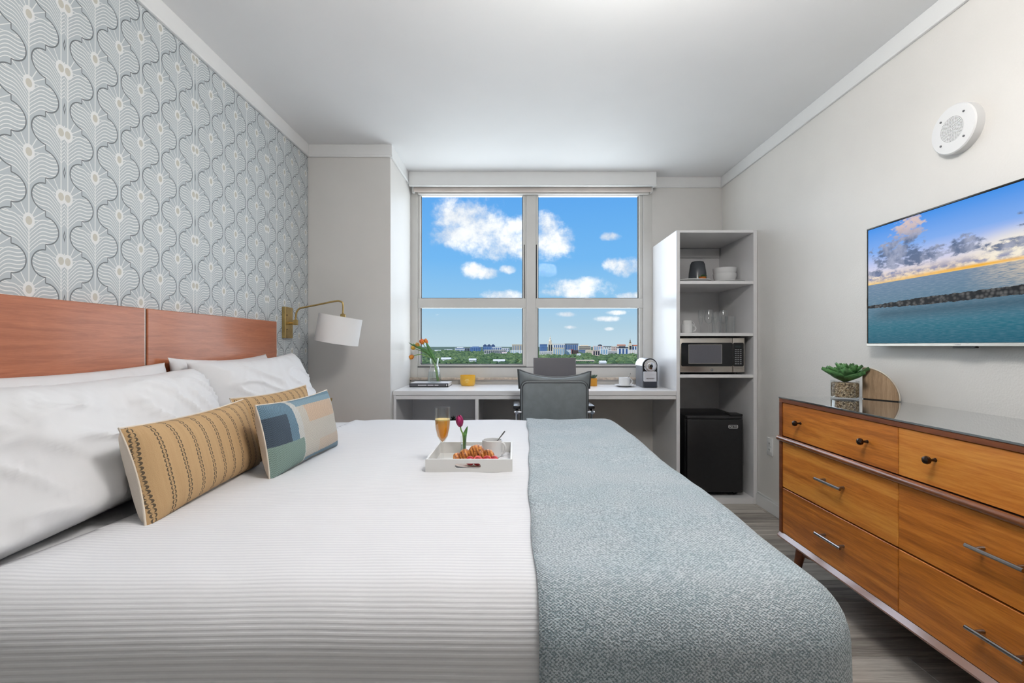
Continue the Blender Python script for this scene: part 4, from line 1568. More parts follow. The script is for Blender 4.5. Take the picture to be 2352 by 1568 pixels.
# small plant in the desk cubby
pp = thing('cubby_plant', 'small dark green plant in the desk cubby behind the juice glass', 'plant', (px(1040, 0, 3.62).x, 3.62, 0.37))
pcx = px(1041, 0, 3.62).x
bm = lathe(nb(), [(0, 0), (0.035, 0), (0.045, 0.12), (0.041, 0.12), (0.034, 0.11), (0, 0.11)], (pcx, 3.62, 0.37), 24)
ob('pot', bm, WHITEC, pp)
bm = tube(nb(), [(pcx, 3.62, 0.48), (pcx, 3.62, 0.55)], 0.004, 6)
ob('stem', bm, STEM, pp)
succulent(pp, (pcx, 3.62, 0.54), 0.042, 0.03, 3, M('dark_leaf', lin(40, 58, 44), 0.5, var=0.3, vscale=60), 9, 0.45, 0.4, seed=5)

# ================================================================== OFFICE CHAIR
CHG = M('chair_grey_leather', lin(114, 121, 125), 0.45, var=0.06, vscale=20, bump=0.15, bscale=250)
CHG2 = M('chair_dark_piping', lin(62, 66, 68), 0.45)
CY = 3.02
ch = thing('office_chair', 'grey padded office chair with its back to the bed', 'chair', (0.26, 3.25, 0))
c0, c1 = px(1195, 0, CY).x, px(1352, 0, CY).x
ztop = px(0, 873, CY).z
prof = rrect(c0, c1, 0.50, ztop, 0.045, 6)
ob('backrest', prism(nb(), prof, 1, CY, CY + 0.045, 0.012, 3), CHG, ch)


def outline_tube(pts, y_, r):
    P = [(x, y_, z) for x, z in pts]
    P.append(P[0])
    return tube(nb(), P, r, 8)


ob('piping', outline_tube(rrect(c0 + 0.004, c1 - 0.004, 0.504, ztop - 0.004, 0.042, 6), CY + 0.006, 0.0055), CHG2, ch)
ob('piping', outline_tube(rrect(c0 + 0.014, c1 - 0.014, 0.514, ztop - 0.015, 0.036, 6), CY - 0.0005, 0.003), CHG2, ch)
# head cushion with pinched upper corners
bm = nb()
n = 28
hx0, hx1 = px(1190, 0, CY + 0.03).x, px(1358, 0, CY + 0.03).x
zc0 = px(0, 848, CY + 0.03).z
for side in (-1, 1):
    g = []
    for j in range(n + 1):
        row = []
        for i in range(n + 1):
            u, v = -1 + 2 * i / n, j / n
            top = zc0 - 0.003 * (u + 1) * 2 - 0.048 * (1 - abs(u) ** 2.2) ** 1.0
            zb2 = ztop - 0.06
            z_ = zb2 + (top - zb2) * v
            xm_ = (hx0 + hx1) / 2 + (hx1 - hx0) / 2 * u * (0.965 + 0.035 * v)
            e = max(0, (1 - abs(u) ** 3)) * max(0, 1 - abs(2 * v - 1) ** 3.5)
            row.append(bm.verts.new((xm_, CY + 0.055 + side * 0.040 * e ** 0.5, z_)))
        g.append(row)
    for j in range(n):
        for i in range(n):
            bm.faces.new((g[j][i], g[j][i + 1], g[j + 1][i + 1], g[j + 1][i]))
bmesh.ops.remove_doubles(bm, verts=bm.verts, dist=1e-4)
bmesh.ops.recalc_face_normals(bm, faces=bm.faces)
hr = ob('head_cushion', bm, CHG, ch, angle=70)
pts = []
for i in range(n + 1):
    u = -1 + 2 * i / n
    pts.append(((hx0 + hx1) / 2 + (hx1 - hx0) / 2 * u, CY + 0.055, zc0 - 0.006 * (u + 1) - 0.048 * (1 - abs(u) ** 2.2)))
pts = [((hx0 + hx1) / 2 - (hx1 - hx0) / 2 * 0.965, CY + 0.055, ztop - 0.06)] + pts + [((hx0 + hx1) / 2 + (hx1 - hx0) / 2 * 0.965, CY + 0.055, ztop - 0.06)]
ob('cushion_piping', tube(nb(), pts, 0.006, 8), CHG2, hr)
ob('seat', prism(nb(), rrect(c0 - 0.01, c1 + 0.01, CY + 0.03, CY + 0.50, 0.06, 6), 2, 0.44, 0.51, 0.02, 3), CHG, ch)
for s_, uu in ((-1, 1187), (1, 1357)):
    xa_ = px(uu, 0, CY + 0.05).x
    za = px(0, 942, CY + 0.02).z
    r_ = 0.008
    ar = ob('armrest', tube(nb(), spline([(xa_, CY - 0.02 + 0.01, za - 0.012), (xa_, CY + 0.06, za), (xa_, CY + 0.30, za + 0.005), (xa_, CY + 0.36, za - 0.03), (xa_, CY + 0.34, za - 0.16), (xa_, CY + 0.25, 0.47)], 5), 0.011, 10), CHROME, ch)
    bxo('arm_pad', (xa_ - 0.022, xa_ + 0.022, CY + 0.02, CY + 0.30, za + 0.008, za + 0.030), BLACKP, ar, bev=0.006, seg=2)
    bm = tube(nb(), [(xa_, CY + 0.0, za - 0.012), (xa_, CY + 0.02, 0.6), (xa_ - s_ * 0.01, CY + 0.08, 0.47)], 0.007, 8)
    ob('arm_post', bm, CHROME, ar)
    bm = tube(nb(), [(xa_ + s_ * 0.016, CY + 0.0, za - 0.010), (xa_ - s_ * 0.03, CY + 0.0, za - 0.010)], 0.009, 12)
    ob('arm_joint', bm, CHROME, ar)
xc = (c0 + c1) / 2
ob('column', tube(nb(), [(xc, CY + 0.27, 0.09), (xc, CY + 0.27, 0.45)], 0.025, 16), CHROME, ch)
for k in range(5):
    a = 2 * PI * k / 5 + 0.3
    e_ = (xc + 0.27 * math.cos(a), CY + 0.27 + 0.27 * math.sin(a))
    lg_ = ob('base_leg', tube(nb(), [(xc, CY + 0.27, 0.10), (e_[0], e_[1], 0.07)], [0.02, 0.012], 8), CHROME, ch)
    ob('caster', lathe(nb(), [(0, -0.012), (0.026, -0.012), (0.028, 0), (0.026, 0.012), (0, 0.012)], (e_[0], e_[1], 0.029), 16, Matrix.Rotation(PI / 2, 4, 'X')), BLACKP, lg_)

# ================================================================== BREAKFAST TRAY
tx0, tx1, ty0, ty1, tz0 = -0.305, -0.006, 1.598, 1.892, BZ + 0.0055
tz1 = tz0 + 0.052
tr = thing('serving_tray', 'white wooden tray with cut-out handles lying on the bed', 'tray', ((tx0 + tx1) / 2, (ty0 + ty1) / 2, tz0))
TRM = M('tray_white', lin(228, 227, 224), 0.4, var=0.02)
bxo('tray_floor', (tx0, tx1, ty0, ty1, tz0, tz0 + 0.008), TRM, tr)


def handled_wall(name, y0, y1):
    bm = nb()
    zc2 = (tz0 + tz1) / 2 + 0.003
    cx2 = (tx0 + tx1) / 2 - 0.004
    hole = [(cx2 + (0.036 if abs(a) <= 90 else -0.036) + 0.0085 * math.cos(R_(a)), zc2 + 0.0085 * math.sin(R_(a))) for a in list(range(-90, 91, 15)) + list(range(90, 181, 15)) + list(range(-180, -89, 15))]
    outer = [(tx0, tz0), (tx1, tz0), (tx1, tz1), (tx0, tz1)]
    for yv in (y0, y1):
        ov = [bm.verts.new((x, yv, z)) for x, z in outer]
        hv = [bm.verts.new((x, yv, z)) for x, z in hole]
        es = [bm.edges.new((ov[i], ov[(i + 1) % 4])) for i in range(4)]
        bmesh.ops.remove_doubles(bm, verts=hv, dist=1e-6)
        hv = [v for v in hv if v.is_valid]
        es += [bm.edges.new((hv[i], hv[(i + 1) % len(hv)])) for i in range(len(hv))]
        bmesh.ops.triangle_fill(bm, edges=es, use_beauty=True)
        if yv == y0:
            o1, h1 = ov, hv
        else:
            for i in range(4):
                bm.faces.new((o1[i], o1[(i + 1) % 4], ov[(i + 1) % 4], ov[i]))
            for i in range(len(hv)):
                bm.faces.new((h1[i], h1[(i + 1) % len(hv)], hv[(i + 1) % len(hv)], hv[i]))
    bmesh.ops.recalc_face_normals(bm, faces=bm.faces)
    ob(name, bm, TRM, tr, smooth=False)


handled_wall('front_wall', ty0, ty0 + 0.008)
handled_wall('back_wall', ty1 - 0.008, ty1)
bxo('side_wall', (tx0, tx0 + 0.008, ty0 + 0.008, ty1 - 0.008, tz0 + 0.008, tz1), TRM, tr, bev=0.001)
bxo('side_wall', (tx1 - 0.008, tx1, ty0 + 0.008, ty1 - 0.008, tz0 + 0.008, tz1), TRM, tr, bev=0.001)
TF = tz0 + 0.0082

fy_ = 1.755
fx_ = px(1016.5, 0, fy_).x
fh = px(0, 935.5, fy_).z - TF
fg = thing('champagne_flute', 'champagne flute of orange juice on the tray', 'glass', (fx_, fy_, TF))
R1 = 0.0292
ob('glass', lathe(nb(), [(0, 0), (0.025, 0), (0.025, 0.0012), (0.006, 0.006), (0.0036, 0.015), (0.0034, fh * 0.30), (0.007, fh * 0.345), (R1 * 0.68, fh * 0.46), (R1 * 0.93, fh * 0.62),
                         (R1, fh * 0.78), (R1 * 0.99, fh), (R1 * 0.99 - 0.001, fh), (R1 - 0.0012, fh * 0.78), (R1 * 0.93 - 0.0012, fh * 0.62), (R1 * 0.68 - 0.0012, fh * 0.46), (0.004, fh * 0.36), (0, fh * 0.352)], (fx_, fy_, TF), 40), CLEAR, fg)
R2 = R1 - 0.0016
JUICE = M('orange_juice', lin(255, 164, 8), 0.4, var=0.04, vscale=60, spec=0.2)
_pj = JUICE.node_tree.nodes['Principled BSDF']
_pj.inputs['Subsurface Weight'].default_value = 0.8
_pj.inputs['Subsurface Radius'].default_value = (1.0, 0.6, 0.15)
_pj.inputs['Subsurface Scale'].default_value = 0.03
ob('juice', lathe(nb(), [(0, fh * 0.356), (0.004, fh * 0.364), (R1 * 0.68 - 0.0018, fh * 0.463), (R1 * 0.93 - 0.0018, fh * 0.62), (R2, fh * 0.765), (0, fh * 0.765)], (fx_, fy_, TF), 36),
   JUICE, fg)
ob('juice_foam', lathe(nb(), [(0, fh * 0.7655), (R2, fh * 0.7655), (R2, fh * 0.785), (0, fh * 0.785)], (fx_, fy_, TF), 36), M('juice_foam', lin(252, 214, 120), 0.6), fg)

vy = 1.845
vx = px(1064.5, 0, vy).x
vtop = px(0, 1001, vy).z
bv = thing('bud_vase', 'small clear glass bud vase on the tray behind the croissant', 'vase', (vx, vy, TF))
ob('glass', lathe(nb(), [(0, 0), (0.0112, 0), (0.0115, 0.003), (0.0115, vtop - TF), (0.0105, vtop - TF), (0.0105, 0.006), (0, 0.006)], (vx, vy, TF), 24), CLEAR, bv)
ob('water', lathe(nb(), [(0, 0.0065), (0.0102, 0.0065), (0.0102, 0.045), (0, 0.045)], (vx, vy, TF), 20), glassy('water', (1, 1, 1, 1)), bv)
tulip('purple tulip standing in the bud vase on the tray', [(vx + 0.002, vy, TF + 0.008), (vx - 0.001, vy, vtop), tuple(px(1059, 987, vy)), tuple(px(1057.5, 979, vy))], 0.044, 0.0145,
      petal_mat('tulip_magenta', lin(190, 40, 110), lin(140, 24, 84)), [([(vx + 0.004, vy - 0.002, TF + 0.02), (vx + 0.004, vy - 0.004, vtop), tuple(px(1069, 992, vy)), tuple(px(1074, 978, vy))], 0.0085)], 0.003)

# small dish that carries croissant and berries
bm = lathe(nb(), [(0, 0), (0.05, 0), (0.056, 0.003), (0.082, 0.008), (0.082, 0.010), (0.054, 0.0065), (0, 0.006)], (-0.14, 1.69, TF), 40)
bmesh.ops.scale(bm, vec=(1.0, 0.82, 1.0), space=Matrix.Translation((0.14, -1.69, 0)), verts=bm.verts)
ob('dish', bm, WHITEC, label='low white dish under the croissant on the tray', cat='dish')
TF2 = TF + 0.0066
# croissant
CRM = bpy.data.materials.new('croissant_crust')
CRM.use_nodes = True
nt_ = CRM.node_tree
v_ = coords(nt_, 'Object', (1, 1, 1))
n_ = noise(nt_, v_, 60.0, 3.0)
n2_ = noise(nt_, v_, 240.0, 2.0)
_cx, _cy, _cz = sep(nt_, v_)
bands_ = ((_cx + _cz * 0.5 + n_ * 0.012) * 520.0).sin() * 0.5 + 0.5
nt_.links.new(ramp(nt_, (n_ * 0.6 + n2_ * 0.25 + bands_ * 0.18).ss(0.3, 0.72), [(0, lin(118, 58, 22)), (0.5, lin(186, 108, 46)), (1, lin(226, 162, 88))]), nt_.nodes['Principled BSDF'].inputs['Base Color'])
nt_.nodes['Principled BSDF'].inputs['Roughness'].default_value = 0.4
bm = nb()
cy_ = 1.70
ca, cb = px(1045, 0, cy_), px(1139, 0, cy_)
NS, NR = 170, 24
rings = []
for i in range(NS + 1):
    t_ = i / NS
    xx = ca.x + (cb.x - ca.x) * t_
    yb_ = cy_ + 0.020 - 0.075 * (t_ - 0.45) ** 2 * 2.0
    lobes = [(0.08, 0.13, 0.026), (0.25, 0.15, 0.034), (0.52, 0.24, 0.044), (0.80, 0.17, 0.035), (0.94, 0.10, 0.022)]
    env = 0.0
    for (c_, w_, hh) in lobes:
        d_ = abs(t_ - c_) / w_
        if d_ < 1:
            env = max(env, hh * (1 - d_ ** 2.6) ** 0.5)
    env = max(env, 0.012 * math.sin(PI * t_) ** 0.5) if 0 < t_ < 1 else 0.0008
    ring = []
    for k in range(NR):
        a = 2 * PI * k / NR
        rr2 = env * (1 + 0.09 * (((t_ * 17 + 0.12 * math.sin(a)) % 1.0) - 0.5) + 0.06 * mnoise.noise(Vector((t_ * 20, a * 2, 0.3))))
        z_ = env * 0.78 + 0.78 * rr2 * math.sin(a)
        ring.append(bm.verts.new((xx + 0.012 * math.sin(a) * (t_ - 0.5), yb_ + rr2 * 0.85 * math.cos(a), TF2 + max(0.0005, z_ * 0.88))))
    rings.append(ring)
for a_, b_ in zip(rings, rings[1:]):
    for k in range(NR):
        bm.faces.new((a_[k], a_[(k + 1) % NR], b_[(k + 1) % NR], b_[k]))
bm.faces.new(rings[0])
bm.faces.new(rings[-1])
bmesh.ops.recalc_face_normals(bm, faces=bm.faces)
ob('croissant', bm, CRM, angle=50, label='golden brown croissant lying on the tray', cat='croissant')

BER = M('strawberry_red', lin(176, 24, 32), 0.3, var=0.25, vscale=90)
BERC = M('strawberry_cut', lin(222, 92, 88), 0.35, var=0.2, vscale=70)
for (u, v, dy, cut, lab) in ((1081, 1049, 1.648, 0, 'leftmost red strawberry on the tray in front of the croissant'), (1098, 1051, 1.640, 1, 'second strawberry from the left, cut face up, on the tray'),
                             (1119, 1048, 1.642, 1, 'third strawberry from the left, large cut half on the tray'), (1136, 1046, 1.652, 0, 'rightmost dark red strawberry on the tray, below the mug')):
    p = px(u, v, dy)
    root = thing('strawberry', lab, 'strawberry', (p.x, dy, TF2 + 0.004), 'strawberries on the tray')
    bm = nb()
    bmesh.ops.create_uvsphere(bm, u_segments=16, v_segments=12, radius=1.0)
    for vv in bm.verts:
        k = 1 - 0.35 * max(0, vv.co.x)
        vv.co.y *= k
        vv.co.z *= k
    rad = 0.0185 if cut else 0.017
    bmesh.ops.transform(bm, matrix=Matrix.Translation((p.x, dy, TF2 + 0.004 + rad * 0.96)) @ Matrix.Rotation(0.4 + u, 4, 'Z') @ Matrix.Diagonal((rad * 1.15, rad, rad * 0.95, 1)), verts=bm.verts)
    ob('flesh', bm, BER, root)
    if cut:
        bm = lathe(nb(), [(0, 0), (rad * 0.8, 0), (rad * 0.75, 0.0016), (0, 0.002)], (p.x, dy - rad * 0.55, TF2 + 0.004 + rad * 1.35), 18, Matrix.Rotation(R_(52), 4, 'X'))
        ob('cut_face', bm, BERC, root)
    bm = nb()
    for k in range(5):
        a = 2 * PI * k / 5
        c_ = Vector((p.x + 0.010, dy + 0.008, TF2 + 0.004 + rad * 1.2))
        tube(bm, [c_, c_ + Vector((0.006 * math.cos(a), 0.006 * math.sin(a), 0.003))], [0.002, 0.0004], 5)
    ob('leaf_cap', bm, LEAF, root)

my_ = 1.825
mxx = px(1130.5, 0, my_).x
mug('white mug with a spoon in it on the tray', (mxx, my_, TF), 0.0395, px(0, 1009, my_).z - TF, -0.25, None, 0.62)
spoon('steel spoon leaning in the mug on the tray', (mxx + 0.012, my_, TF + 0.05), px(1160, 989.5, my_ + 0.01))

# ================================================================== DRESSER
XD = 1.31
GZ = H - 0.252
DW = wood('dresser_wood', lin(146, 78, 28), lin(205, 124, 47), lin(234, 164, 74), 1, rough=0.3, coat=0.15, scale=3.2, spread=0.62)
DWD = wood('dresser_dark_edge', lin(84, 42, 22), lin(112, 60, 32), lin(136, 76, 42), 1, rough=0.35, scale=3.0)
DY0, DY1 = 0.885, 2.297
ZB0 = H - 0.935
DXB = XR - 0.016
dr = thing('dresser', 'mid-century style six drawer wooden dresser under the television', 'dresser', ((XD + DXB) / 2, 1.6, 0))
bxo('top_panel', (XD - 0.004, DXB, DY0, DY1, GZ - 0.025, GZ - 0.007), DWD, dr, bev=0.001)
ob('bottom_panel', prism(nb(), [(XD - 0.014, ZB0), (DXB, ZB0), (DXB, ZB0 + 0.022), (XD + 0.002, ZB0 + 0.022), (XD - 0.014, ZB0 + 0.006)], 1, DY0, DY1), M('polished_edge', lin(150, 112, 96), 0.12, 0.0, coat=1.0, spec=0.8), dr, smooth=False)
bxo('end_panel', (XD - 0.004, DXB, DY1 - 0.022, DY1, ZB0 + 0.022, GZ - 0.0252), DWD, dr, bev=0.001)
bxo('end_panel', (XD - 0.004, DXB, DY0, DY0 + 0.022, ZB0 + 0.022, GZ - 0.0252), DWD, dr, bev=0.001)
bxo('carcass_core', (XD + 0.02, DXB, DY0 + 0.022, DY1 - 0.022, ZB0 + 0.022, GZ - 0.026), M('dresser_inside', lin(58, 32, 18), 0.6), dr)
z1a, z1b = H - 0.279, H - 0.440
z2a, z2b = H - 0.470, H - 0.688
z3a, z3b = H - 0.694, ZB0 + 0.024
bm = tube(nb(), [(XD - 0.004, DY0 - 0.004, (z1b + z2a) / 2), (XD - 0.004, DY1 + 0.004, (z1b + z2a) / 2)], 0.0125, 16)
ob('bull_nose_moulding', bm, wood('moulding_wood', lin(100, 54, 26), lin(132, 76, 40), lin(160, 98, 56), 1, rough=0.16, coat=0.7, scale=2.6), dr)
YM = 1.589
hmat = M('handle_pewter', lin(150, 146, 144), 0.2, 1.0, var=0.04)
cols = ((YM + 0.0012, DY1 - 0.0235), (DY0 + 0.0235, YM - 0.0012))
ROTY = Matrix.Rotation(-PI / 2, 4, 'Y')
for (ya, yb) in cols:
    for ri, (za, zb) in enumerate(((z1a, z1b), (z2a, z2b), (z3a, z3b))):
        d = bxo('drawer', (XD, XD + 0.021, ya, yb, zb, za), DW, dr, bev=0.0015)
        if ri == 0:
            for yk in ((2.130, 1.728) if ya > 1.55 else (1.449, 1.050)):
                zk = (za + zb) / 2 + 0.003
                bm = lathe(nb(), [(0, 0), (0.0065, 0), (0.005, 0.004), (0.004, 0.014), (0.006, 0.018), (0.0115, 0.022), (0.013, 0.028), (0.011, 0.034), (0.005, 0.037), (0, 0.0375)], (XD, yk, zk), 20, ROTY)
                ob('knob', bm, BLACKM, d)
        else:
            y_l, y_r = (1.985, 1.83) if ya > 1.55 else (1.322, 1.17)
            zk = H - (0.566 if ri == 1 else 0.798)
            bm = nb()
            bmh = tube(bm, [(XD - 0.030, y_r, zk), (XD - 0.030, y_l, zk)], 0.0062, 10)
            for yy_ in (y_r + 0.022, y_l - 0.022):
                tube(bm, [(XD, yy_, zk), (XD - 0.030, yy_, zk)], [0.006, 0.004], 10)
            ob('bar_handle', bm, hmat, d)
for (yl, sy) in ((DY1 - 0.10, 1), (DY0 + 0.10, -1)):
    for (xl, sx) in ((XD + 0.05, -1), (DXB - 0.06, 1)):
        bm = tube(nb(), [(xl, yl, ZB0), (xl + sx * 0.022, yl + sy * 0.03, 0.0)], [0.024, 0.013], 16)
        ob('leg', bm, DWD, dr)
for (yl, sy) in ((DY1 - 0.10, -1), (DY0 + 0.10, 1)):
    bm = prism(nb(), [(yl, ZB0), (yl + sy * 0.30, ZB0), (yl + sy * 0.01, ZB0 - 0.055), (yl, ZB0 - 0.06)], 0, XD + 0.04, XD + 0.06)
    ob('leg_brace', bm, DWD, dr, smooth=False)
DGL = bpy.data.materials.new('dresser_top_glass')
DGL.use_nodes = True
p_ = DGL.node_tree.nodes['Principled BSDF']
nn_ = noise(DGL.node_tree, coords(DGL.node_tree), 4.0, 1.0)
DGL.node_tree.links.new(mixc(DGL.node_tree, nn_, lin(70, 74, 74), lin(86, 90, 90)), p_.inputs['Base Color'])
p_.inputs['Roughness'].default_value = 0.02
p_.inputs['Specular IOR Level'].default_value = 1.0
p_.inputs['Coat Weight'].default_value = 1.0
p_.inputs['Coat Roughness'].default_value = 0.01
p_.inputs['Coat IOR'].default_value = 1.7
gp = ob('glass_sheet', box(nb(), XD - 0.006, DXB + 0.012, DY0 - 0.002, DY1 + 0.002, GZ - 0.0068, GZ, bev=0.001), DGL,
        label='polished dark glass sheet covering the dresser top', cat='glass sheet')

# succulent in gravel
pcy = 2.215
pot = px(1940.5, 0, pcy)
sg = thing('succulent_planter', 'large green succulent in a round glass of gravel on the dresser', 'plant', (pot.x, pcy, GZ))
ob('glass_pot', lathe(nb(), [(0, 0), (0.056, 0), (0.0582, 0.003), (0.0582, 0.086), (0.0566, 0.086), (0.0556, 0.008), (0, 0.008)], (pot.x, pcy, GZ), 44), CLEAR, sg)
GRV = bpy.data.materials.new('gravel')
GRV.use_nodes = True
ntg = GRV.node_tree
vo = ntg.nodes.new('ShaderNodeTexVoronoi')
vo.inputs['Scale'].default_value = 190.0
ntg.links.new(coords(ntg), vo.inputs['Vector'])
ntg.links.new(ramp(ntg, sep(ntg, vo.outputs['Color'])[0], [(0, lin(92, 70, 44)), (0.45, lin(162, 132, 92)), (1, lin(226, 206, 172))]), ntg.nodes['Principled BSDF'].inputs['Base Color'])
bg_ = ntg.nodes.new('ShaderNodeBump')
bg_.inputs['Strength'].default_value = 1.0
bg_.inputs['Distance'].default_value = 0.004
bg_.invert = True
ntg.links.new(vo.outputs['Distance'], bg_.inputs['Height'])
ntg.links.new(bg_.outputs[0], ntg.nodes['Principled BSDF'].inputs['Normal'])
o = ob('gravel', lathe(nb(), [(0, 0.0085), (0.053, 0.0085), (0.0548, 0.015), (0.0548, 0.072), (0.05, 0.076), (0, 0.078)], (pot.x, pcy, GZ), 40), GRV, sg)
GRN = M('agave_green', lin(92, 142, 84), 0.36, var=0.38, vscale=45)
succulent(sg, (pot.x, pcy, GZ + 0.082), 0.112, 0.035, 5, GRN, 9, 0.78, 0.36, seed=11)
# quarter-disc bookend
be = thing('bookend', 'quarter-round wooden bookend behind the succulent', 'bookend', (1.69, 2.14, GZ))
pA, pB = Vector((1.655, 2.205, 0)), Vector((1.725, 2.082, 0))
dd = (pB - pA).normalized()
nn2 = Vector((-dd.y, dd.x, 0)) * -1
Rq = 0.142
bm = nb()
pts = [(0, 0)] + [(Rq * math.sin(PI / 2 * k / 20), Rq * math.cos(PI / 2 * k / 20)) for k in range(21)]
front, back = [], []
for (s_, z_) in pts:
    p = pA + dd * s_ + Vector((0, 0, GZ + 0.004 + z_))
    front.append(bm.verts.new(p))
    back.append(bm.verts.new(p - nn2 * -0.014))
bm.faces.new(front)
bm.faces.new(back)
for i in range(len(pts)):
    j = (i + 1) % len(pts)
    bm.faces.new((front[i], front[j], back[j], back[i]))
bmesh.ops.recalc_face_normals(bm, faces=bm.faces)
ob('wooden_face', bm, wood('bookend_oak', lin(142, 116, 88), lin(176, 148, 118), lin(196, 170, 140), 2, rough=0.5, scale=9.0), be)
bm = nb()
f0, f1 = pA + dd * 0.003 + nn2 * 0.002, pA + dd * (Rq - 0.004) + nn2 * 0.002
q4 = [f0, f1, f1 + nn2 * 0.010, f0 + nn2 * 0.010]
prism(bm, [(q.x, q.y) for q in q4], 2, GZ + 0.0002, GZ + 0.0042)
ob('felt_foot', bm, BLACKP, be, smooth=False)
bm = nb()
for off in (0.016,):
    rim = []
    for k in range(21):
        a = PI / 2 * k / 20
        rim.append(pA + dd * ((Rq + 0.003) * math.sin(a)) + Vector((0, 0, GZ + 0.004 + (Rq + 0.003) * math.cos(a))) + nn2 * 0.010)
    tube(bm, rim, 0.003, 6)
ob('brass_rim', bm, M('pale_rim', lin(214, 206, 192), 0.4), be)

# outlet on the right wall
oy = 3.165
oz = H - 0.687
ol = thing('wall_outlet', 'white power outlet plate low on the wall beside the dresser', 'outlet', (XR, oy, oz))
bxo('plate', (XR - 0.007, XR, oy - 0.036, oy + 0.036, oz - 0.060, oz + 0.060), TRIM, ol, bev=0.003, seg=2)
for dz2 in (-0.021, 0.021):
    f_ = bxo('socket', (XR - 0.009, XR - 0.006, oy - 0.017, oy + 0.017, oz + dz2 - 0.014, oz + dz2 + 0.014), TRIM, ol, bev=0.001)
    for dy2 in (-0.006, 0.006):
        bxo('slot', (XR - 0.0096, XR - 0.0088, oy + dy2 - 0.001, oy + dy2 + 0.001, oz + dz2 - 0.004, oz + dz2 + 0.005), BLACKP, f_)

# wall speaker
syy, szz = 1.815, H + 0.842
ws = thing('wall_speaker', 'round white speaker mounted high on the wall above the television', 'speaker', (XR, syy, szz))
TOX = Matrix.Rotation(-PI / 2, 4, 'Y')
SPW = M('speaker_white', lin(236, 236, 236), 0.4, var=0.01)
ob('housing', lathe(nb(), [(0, 0), (0.094, 0), (0.094, 0.030), (0.090, 0.034), (0.050, 0.036), (0, 0.036)], (XR, syy, szz), 56, TOX), SPW, ws)
gm = bpy.data.materials.new('perforated_grille')
gm.use_nodes = True
ntp = gm.node_tree
tcp = ntp.nodes.new('ShaderNodeTexCoord')
_, gy_, gz_ = sep(ntp, tcp.outputs['Object'])
rr3 = (gy_ * gy_ + gz_ * gz_).sqrt()
ring_i = (rr3 / 0.0046)
fr_ = (ring_i - 0.5).wrap(0.5, -0.5)
idx = (ring_i._m('ROUND')).max(1.0)
an = gy_.atan2(gz_) * idx * 6.0 / (2 * PI)
fa = an.wrap(0.5, -0.5)
hole = ((fr_ * fr_ + fa * fa * 0.9).sqrt()).lt(0.30) * rr3.lt(0.0475)
fr2 = ring_i.wrap(0.5, -0.5)
hole = ((fr2 * fr2 + fa * fa * 1.1).sqrt()).lt(0.30) * rr3.lt(0.0475)
ntp.links.new(mixc(ntp, hole, lin(236, 236, 236), lin(62, 62, 64)), ntp.nodes['Principled BSDF'].inputs['Base Color'])
ntp.nodes['Principled BSDF'].inputs['Roughness'].default_value = 0.45
ob('grille', lathe(nb(), [(0, 0.037), (0.0495, 0.037), (0.0495, 0.0355), (0, 0.0355)], (XR, syy, szz), 48, TOX), gm, ws)
for k in range(4):
    a = PI / 4 + k * PI / 2
    c_ = (XR, syy + 0.067 * math.cos(a), szz + 0.067 * math.sin(a))
    ob('screw', lathe(nb(), [(0, 0.034), (0.0045, 0.034), (0.004, 0.0375), (0, 0.0382)], c_, 12, TOX), M('screw_grey', lin(120, 120, 122), 0.35, 0.6), ws)

# ================================================================== TELEVISION
TVX = 1.683
TVY1, TVY0 = 2.222, 1.262
TVZ0, TVZ1 = H - 0.004, H + 0.553
tv = thing('television', 'flat wall-mounted television showing a rocky seashore at sunset', 'television', (TVX, (TVY0 + TVY1) / 2, TVZ0))
bxo('back_shell', (TVX + 0.012, TVX + 0.040, TVY0 + 0.01, TVY1 - 0.01, TVZ0 + 0.01, TVZ1 - 0.01), BLACKP, tv, bev=0.006, seg=2)
bxo('wall_bracket', (TVX + 0.040, XR - 0.002, TVY0 + 0.25, TVY1 - 0.25, TVZ0 + 0.15, TVZ1 - 0.15), BLACKM, tv)
BZL = M('tv_bezel', lin(70, 66, 62), 0.10, 0.9, var=0.05)
bw_ = 0.008
bxo('bezel_top', (TVX - 0.003, TVX + 0.014, TVY0, TVY1, TVZ1 - bw_, TVZ1), BZL, tv, bev=0.002)
bxo('bezel_bottom', (TVX - 0.003, TVX + 0.014, TVY0, TVY1, TVZ0, TVZ0 + 0.014), STEEL, tv, bev=0.002)
bxo('bezel_side', (TVX - 0.003, TVX + 0.014, TVY1 - bw_, TVY1, TVZ0 + 0.014, TVZ1 - bw_), BZL, tv, bev=0.002)
bxo('bezel_side', (TVX - 0.003, TVX + 0.014, TVY0, TVY0 + bw_, TVZ0 + 0.014, TVZ1 - bw_), BZL, tv, bev=0.002)
bxo('sensor_lip', (TVX - 0.004, TVX + 0.012, 1.742 - 0.045, 1.742 + 0.045, TVZ0 - 0.006, TVZ0), BLACKP, tv, bev=0.002)
bxo('brand_print', (TVX - 0.0036, TVX - 0.0028, 1.745 + 0.01, 1.745 + 0.03, TVZ0 + 0.005, TVZ0 + 0.009), KEY, tv)


